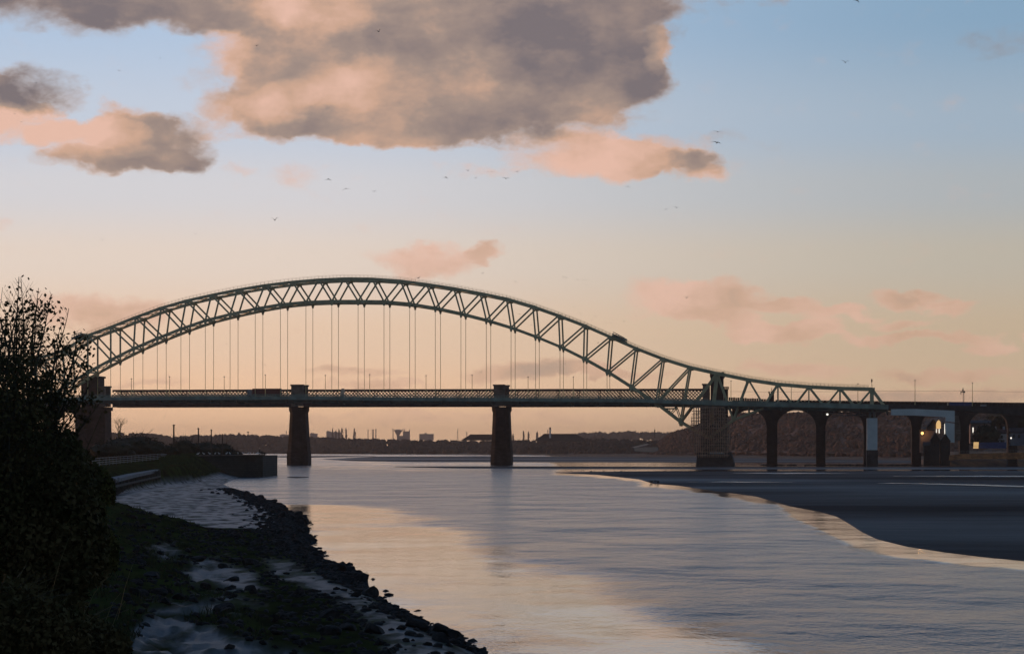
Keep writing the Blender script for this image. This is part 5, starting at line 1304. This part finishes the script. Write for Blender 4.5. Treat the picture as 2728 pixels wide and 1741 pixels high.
# ------------------------------------------------------------------ foreground tree and brambles
OUT = [(-420,700),(-60,770),(0,790),(8,760),(30,742),(60,734),(82,736),(98,745),(118,772),(138,774),(146,800),(160,806),(192,824),(194,850),(172,872),(182,905),(205,880),(222,864),(232,884),(250,916),(257,962),(238,1000),(262,1020),(272,1060),(290,1120),(288,1200),(292,1280),(300,1400),(300,1500),(260,1600),(220,1741),(-420,1741)]
def tree_fg():
    rng = random.Random(12); Y0 = 39.; t = thing('leafy_tree', 'tall leafy tree in dark silhouette at the left edge with thin bare shoots on top', 'tree', tuple(at(60, 1700, Y0)))
    tr = MB(); br = MB(); tw = MB(); lf = MB()
    def pxy(p): return CX+F*p.x/p.y, HY-F*(p.z-CH)/p.y
    def leaf(p, s):
        d = Vector((rng.gauss(0,1), rng.gauss(0,.7), rng.gauss(-.3,1))).normalized(); n = d.cross(Vector((rng.gauss(0,1), rng.gauss(0,1), rng.gauss(0,1)))).normalized(); L_ = s*rng.uniform(.7, 1.3)
        lf.quad(p, p+d*L_*.5+n*L_*.36, p+d*L_, p+d*L_*.5-n*L_*.36)
    cnt = [0]
    def shoot(p, d, L_, r, k):
        n = max(3, int(L_/.10)); pts = [p]; rr = [r]; x, y = 0, 0
        for i in range(n):
            d = (d+Vector((rng.gauss(0,.035), rng.gauss(0,.04), .012))).normalized(); p = p+d*(L_/n)
            x, y = pxy(p)
            if not inpoly(x, y, OUT): break
            pts.append(p); rr.append(r*(1-.75*(i+1)/n))
            if k < 3 and i > n*.12 and rng.random() < (.62 if k == 0 else .42):
                a = rng.choice((-1, 1)); s = rng.uniform(.45, .85); nd = (d+Vector((a*s, rng.uniform(-.6, .6), rng.uniform(-.25, .25)))).normalized()
                shoot(p, nd, L_*(1-i/n*.6)*rng.uniform(.22, .42) if k == 0 else L_*rng.uniform(.25, .5), rr[-1]*.55, k+1)
            dens = lin(y, [(735,.10),(800,.28),(860,.42),(950,.62),(1100,.7)]) * (1.0 if k else .35)
            if 150 < x < 220 and 1085 < y < 1150: dens *= .45
            cl = mnoise.noise(Vector((p.x*2.6, p.y*1.5, p.z*2.6)))
            if cl > -.12:
                m_ = dens*(1+cl*2.2)*1.25
                for _ in range(int(m_)+(rng.random() < m_-int(m_))):
                    leaf(p+Vector((rng.gauss(0,.03), rng.gauss(0,.05), rng.gauss(0,.03))), .062)
        if len(pts) > 1: (tr if k == 0 else br if k == 1 else tw).tube(pts, rr, 5 if k < 2 else 3, cap=False)
    for i in range(30):
        bxp = rng.uniform(-160, 150); base = at(bxp*.6+20, 1500, Y0+rng.uniform(-1.6, 1.6)); topx = bxp+rng.uniform(-30, 45)
        tp = at(topx, rng.uniform(730, 900) if i < 16 else rng.uniform(850, 1050), base.y+rng.uniform(-.5,.5)); d = (tp-base); shoot(base, d.normalized(), d.length, rng.uniform(.022, .045), 0)
    # shoots leaning right over the bridge
    for (x0, y0, x1, y1) in ((120,1150,225,868),(150,1120,252,925),(120,1050,195,830),(150,1180,258,980),(140,1250,270,1050),(180,1300,290,1110),(90,1000,150,790),(40,1000,58,740),(60,1000,92,745),(80,1000,125,775)):
        base = at(x0, y0, Y0+rng.uniform(-.8,.8)); tp = at(x1, y1, Y0); shoot(base, (tp-base).normalized(), (tp-base).length*1.02, .016, 0)
    # heavier inner foliage low down
    for i in range(44000):
        y = 860+ (1741-860)*rng.random()**.85; x = rng.uniform(-200, lin(y, [(860,60),(930,105),(1000,140),(1060,150),(1100,165),(1180,215),(1250,262),(1400,270),(1600,230),(1741,190)]))
        if 148 < x < 222 and 1080 < y < 1152 and rng.random() < .8: continue
        p = at(x, y, Y0+rng.uniform(-2, 2)); cl = mnoise.noise(p*1.9)+.5*mnoise.noise(p*5.)
        if cl < lin(y, [(860,.50),(950,.28),(1040,.10),(1120,-.05),(1180,-.35),(1741,-.5)]): continue
        leaf(p, lin(y, [(860,.058),(1200,.075),(1741,.10)]))
    tr.build('trunk', BARK, t); br.build('branches', BARK, t); tw.build('twigs', BARK, t); lf.build('foliage', LEAF, t)
tree_fg()
def bramble(px, py, Y, w, h, n, seed, m_, label):
    rng = random.Random(seed); p0 = at(px, py, Y); t = thing('bramble_bush', label, 'bush', tuple(p0), 'brambles under the leafy tree'); mb = MB(); stm = MB(); k = Y/F
    for i in range(n):
        a = rng.random()*6.283; r = rng.random()**.5; f = rng.random()**.8; p = p0+Vector((math.cos(a)*r*w*k, math.sin(a)*r*w*k*.9, f*h*k*(1-r*r*.55)))
        d = Vector((rng.gauss(0,1), rng.gauss(0,1), rng.gauss(0,1))).normalized()*.052; q = Vector((rng.gauss(0,1), rng.gauss(0,1), rng.gauss(0,1))).normalized()*.032; mb.quad(p-d, p-q, p+d, p+q)
    mb.build('foliage', m_, t)
    for i in range(26):
        a = rng.random()*6.283; q = p0+Vector((math.cos(a)*w*k*rng.uniform(.3, 1.1), math.sin(a)*w*k*.8, h*k*rng.uniform(.6, 1.1))); mid = (p0+q)/2+Vector((0,0,h*k*.3)); stm.tube([p0, mid, q], [.012,.008,.003], 4)
    stm.build('canes', BARK, t)
for i, a in enumerate([(60,1560,38,230,330,9000,'dense dark bramble at the far left under the tree'),(160,1450,44,120,240,8000,'yellowing bramble below the stone abutment'),(215,1520,48,100,170,5000,'low yellowing bramble at the edge of the grass'),(-20,1760,34,260,230,6000,'dark bramble in the bottom left corner'),(170,1780,36,180,160,4000,'thin weedy bramble at the bottom of the slope'),(262,1345,60,45,110,2200,'yellow leaved bush beside the pale path')]):
    bramble(a[0], a[1], a[2], a[3], a[4], int(a[5]*1.7), 200+i, (LEAF, LEAFY, LEAFY, LEAF, LEAF, LEAFY)[i], a[6])
mb = MB(); rng = random.Random(8)
for i in range(14):
    x = rng.uniform(20, 330); y = rng.uniform(1560, 1741); p = at(x, y, 34); q = at(x+rng.uniform(20, 120), y-rng.uniform(60, 150), 34); mb.tube([p, (p+q)/2+Vector((0,0,.06)), q], [.004,.003,.0015], 4)
tag(mb.build('dry_stalks', mat('straw', (.16,.14,.06), .8)), 'thin dry stalks poking out of the grass at the bottom left', 'stalks', kind='stuff')
# ------------------------------------------------------------------ birds
def bird_mesh(flex, sweep, seed):
    """wings as one pair of parts plus a spindle body; unit wingspan"""
    def wing(s):
        mb = MB(); n = 6; top = []
        for i in range(n+1):
            f = i/n; x = s*(.03+.47*f); z = (flex*math.sin(f*math.pi*.75) if flex > 0 else flex*f)*.30; y = -sweep*f*f*.25+.02
            c = .075*(1-f**2.2)+.006; top.append((x, y, z, c))
        for (x0, y0, z0, c0), (x1, y1, z1, c1) in zip(top, top[1:]):
            h = .006
            mb.hexa([(x0,y0-c0,z0),(x1,y1-c1,z1),(x1,y1+c1*.6,z1),(x0,y0+c0*.6,z0),(x0,y0-c0,z0+h),(x1,y1-c1,z1+h),(x1,y1+c1*.6,z1+h),(x0,y0+c0*.6,z0+h)])
        return mb
    bd = MB(); bd.tube([(0,.24,0),(0,.20,.005),(0,.1,.0),(0,-.02,-.005),(0,-.14,0),(0,-.24,.002)], [.008,.026,.045,.05,.028,.02], 8)
    return bd, wing(-1), wing(1)
PROT = []
def gull_flying(px, py, wpx, label, style, yaw, roll):
    Y = min(1050, 1.35*F/wpx); t = thing('gull', label, 'bird', tuple(at(px, py, Y)), 'gulls in flight')
    if style not in MESH:
        bd, wl, wr = bird_mesh(*STY[style]); out = []
        for nm, m_ in (('body', bd), ('wing', wl), ('wing', wr)):
            me = bpy.data.meshes.new(nm); me.from_pydata(m_.v, [], m_.f); me.update(); me.materials.append(PLUM); out.append((nm, me))
        MESH[style] = out
    b = None
    for nm, me in MESH[style]:
        o = bpy.data.objects.new(nm, me); C.objects.link(o); o.parent = t
    s = 1.35; t.scale = (s, s, s); t.rotation_euler = (rad(12), roll, yaw)
MESH = {}; STY = {0: (.5,.9,0), 1: (.9,.6,0), 2: (-.5,.7,0), 3: (.25,1.1,0)}
BIRDS = [(683,122,16,'against the pink lower left of the big cloud',0),(427,156,6,'tiny in the blue gap under the darkest cloud',1),(317,188.5,16,'in the blue gap between the left clouds',0),(96.5,222,12,'just above the leftmost grey cloud',1),(39,304,5,'faint and uppermost on the leftmost cloud',0),(47,320.6,8,'left of the two low on the leftmost cloud',3),(57,325,8,'right of the two low on the leftmost cloud',3),(476,401.6,7,'dark speck on the small cloud right side',1),
 (874,477,22,'with drooping wings below the big cloud, leftmost of three',2),(922,502,24,'with flat bowed wings in the middle of three below the big cloud',2),(997,510,14,'banking at the right of the three below the big cloud',0),(732,586,24,'dark with one wing raised, alone in the pale sky left of the arch crown',1),(520.5,622.5,14,'alone in the pale sky above the left haunch of the arch',0),(272,639,14,'farthest left in the pale sky above the tree',1),(829,670,10,'just above the arch crown, upper of two',3),(740.4,688.5,9,'just above the arch, lower left of two',1),
 (1008.7,84.5,20,'highest on the tan middle of the big cloud',1),(1179.6,284,12,'dark on the tan lower edge of the big cloud',3),(1187,472,18,'at the left end of the flock below the big cloud',2),(1247,455,14,'second in the flock below the big cloud',1),(1300,457,12,'overlapping pair in the flock, left bird',2),(1311,457,12,'overlapping pair in the flock, right bird',2),(1267,474.6,9,'smallest in the flock on the faint pink wisp',1),(1347.7,475.6,20,'lowest on the right of the flock',0),(1378,457.3,17,'at the right end of the flock below the big cloud',0),
 (1673.4,496.6,20,'beneath the pink oblong cloud',2),(1773.5,557.8,14,'left of the pair below the pink oblong cloud',3),(1803,553,18,'right of the pair below the pink oblong cloud',0),(1912,351,26,'upper of the two large ones at the tip of the grey wisp',3),(1910.5,380,28,'lower of the two large ones at the tip of the grey wisp',3),(2252,166.7,20,'pale and alone in the blue upper right sky',1),(2283,1,22,'cut by the top edge of the photo',2),
 (1286,728,10,'over the falling arch, first right of the crown',1),(1374,749.6,12,'over the falling arch, second right of the crown',2),(1500,738,7,'left of a close pair high right of the arch',1),(1508,740,7,'right of a close pair high right of the arch',1),(1539,745,9,'between two close pairs high right of the arch',1),(1554,745.7,7,'left of the last close pair high right of the arch',0),(1563,745.7,7,'right of the last close pair high right of the arch',0),(1561,760.5,8,'beneath the last close pair',1),
 (1529,818,8,'midway down above the arch slope',1),(1546,836,9,'below the midway one above the arch slope',1),(1585.6,841.7,7,'above the scattered group near the gantry',2),(1576,853,8,'upper left in the scattered group near the gantry',0),(1615,861.6,8,'left of the two nearest the gantry',3),(1627,860.5,9,'right of the two nearest the gantry',0),(1662,856,7,'above and right of the gantry',1),(1695,843,9,'farthest right above the gantry',0),
 (1384,835.5,10,'inside the truss panels right of the crown',2),(1330,851,9,'left of the pair under the lower chord',3),(1341,851,8,'right of the pair under the lower chord',3),(1280,862,10,'left among the hangers under the arch',0),(1416,865,10,'right of the pair under the lower chord by a hanger',2),(1281,991,8,'low among the hangers in front of the grey cloud bar',1),(1297,1127,6,'under the railway bridge left of the second pier',0),(1115,740,20,'largest, skimming the arch crown',0),
 (1593,913,6,'inside the truss panel below the gantry',1),(1507,967,5,'near the lower chord at the right haunch',2),(1829,793,14,'dark on the pink cloud right of the arch',1),(1800,822,8,'below the pink cloud right of the arch',2),(2189,956,6,'tiny above the green side span',0),(605,915.5,8,'between hangers under the left haunch',2),(707,972,5,'just above the lamp post by the red lorry',1),(616,1131,6,'under the railway bridge left of the first pier',0),(439,1108,6,'under the railway bridge near the bare tree',2)]
rng = random.Random(4)
for i, (x, y, w, lab, s) in enumerate(BIRDS):
    gull_flying(x, y, w, 'gull '+lab, s, rng.uniform(-.6, .6)+(math.pi if rng.random() < .4 else 0), rng.uniform(-.25, .25))
# gulls resting on the quay and waders on the sandbank
def rest_mesh():
    mb = MB(); mb.tube([(-.26,0,.17),(-.12,0,.2),(.05,0,.22),(.16,0,.26),(.2,0,.36),(.24,0,.41),(.29,0,.40),(.36,0,.38)], [.02,.07,.10,.07,.045,.055,.035,.008], 8)
    for s in (-.03,.03): mb.tube([(0,s,.16),(0,s,0)], .008, 4)
    return mb
rm = rest_mesh(); mes = []
for m_ in (PLUMW, DARKC):
    me = bpy.data.meshes.new('gull'); me.from_pydata(rm.v, [], rm.f); me.update(); me.materials.append(m_); mes.append(me)
for x, y in ((527,1213),(543,1213),(559,1212.5),(573,1212),(584,1213),(603,1212.5),(613,1212),(634,1212),(649,1211.5),(660,1211),(667,1211.5),(675,1211.5),(684,1211.5),(690,1211)):
    Y = QY(x)+.8; p = at(x, y, Y); p.z = lin(x, [(430, at(430,1216,QY(430)).z), (560, at(560,1213.5,QY(560)).z), (700, at(700,1212.5,719).z)])+.3
    o = bpy.data.objects.new('resting_gull', mes[0]); C.objects.link(o); o.location = p; o.scale = (2.0,2.0,2.0) if False else (1.5,1.5,1.5); o.rotation_euler = (0,0,rng.uniform(0,6.28))
    tag(o, 'white gull resting on the coping of the stone quay', 'bird', 'gulls resting on the quay')
for i in range(34):
    x = rng.uniform(1520, 1900); y = rng.uniform(1255, 1258) if i < 24 else rng.uniform(1283, 1287)
    if i >= 24: x = rng.uniform(1728, 1756)
    p = G(x, y, .05); o = bpy.data.objects.new('wading_bird', mes[1]); C.objects.link(o); o.location = p; o.rotation_euler = (0,0,rng.uniform(0,6.28)); s = 1.3; o.scale = (s,s,s)
    tag(o, 'small dark wading bird at the edge of the sandbank' if i < 24 else 'small dark bird in the group at the sandbank corner', 'bird', 'waders along the sandbank tip' if i < 24 else 'birds at the sandbank corner')
# ------------------------------------------------------------------ haze
def haze():
    mb = MB(); mb.box(-6000, 6000, -250, 12600, -4, 110); o = mb.build('haze', None); o['kind'] = 'stuff'
    m = bpy.data.materials.new('haze_air'); m.use_nodes = True; N = m.node_tree.nodes; 
    for n in list(N): N.remove(n)
    v = N.new('ShaderNodeVolumePrincipled'); v.inputs['Color'].default_value = (.86,.77,.70,1); v.inputs['Density'].default_value = .000055; v.inputs['Anisotropy'].default_value = .3
    out = N.new('ShaderNodeOutputMaterial'); m.node_tree.links.new(v.outputs[0], out.inputs['Volume']); o.data.materials.append(m); o.display_type = 'WIRE'
haze()
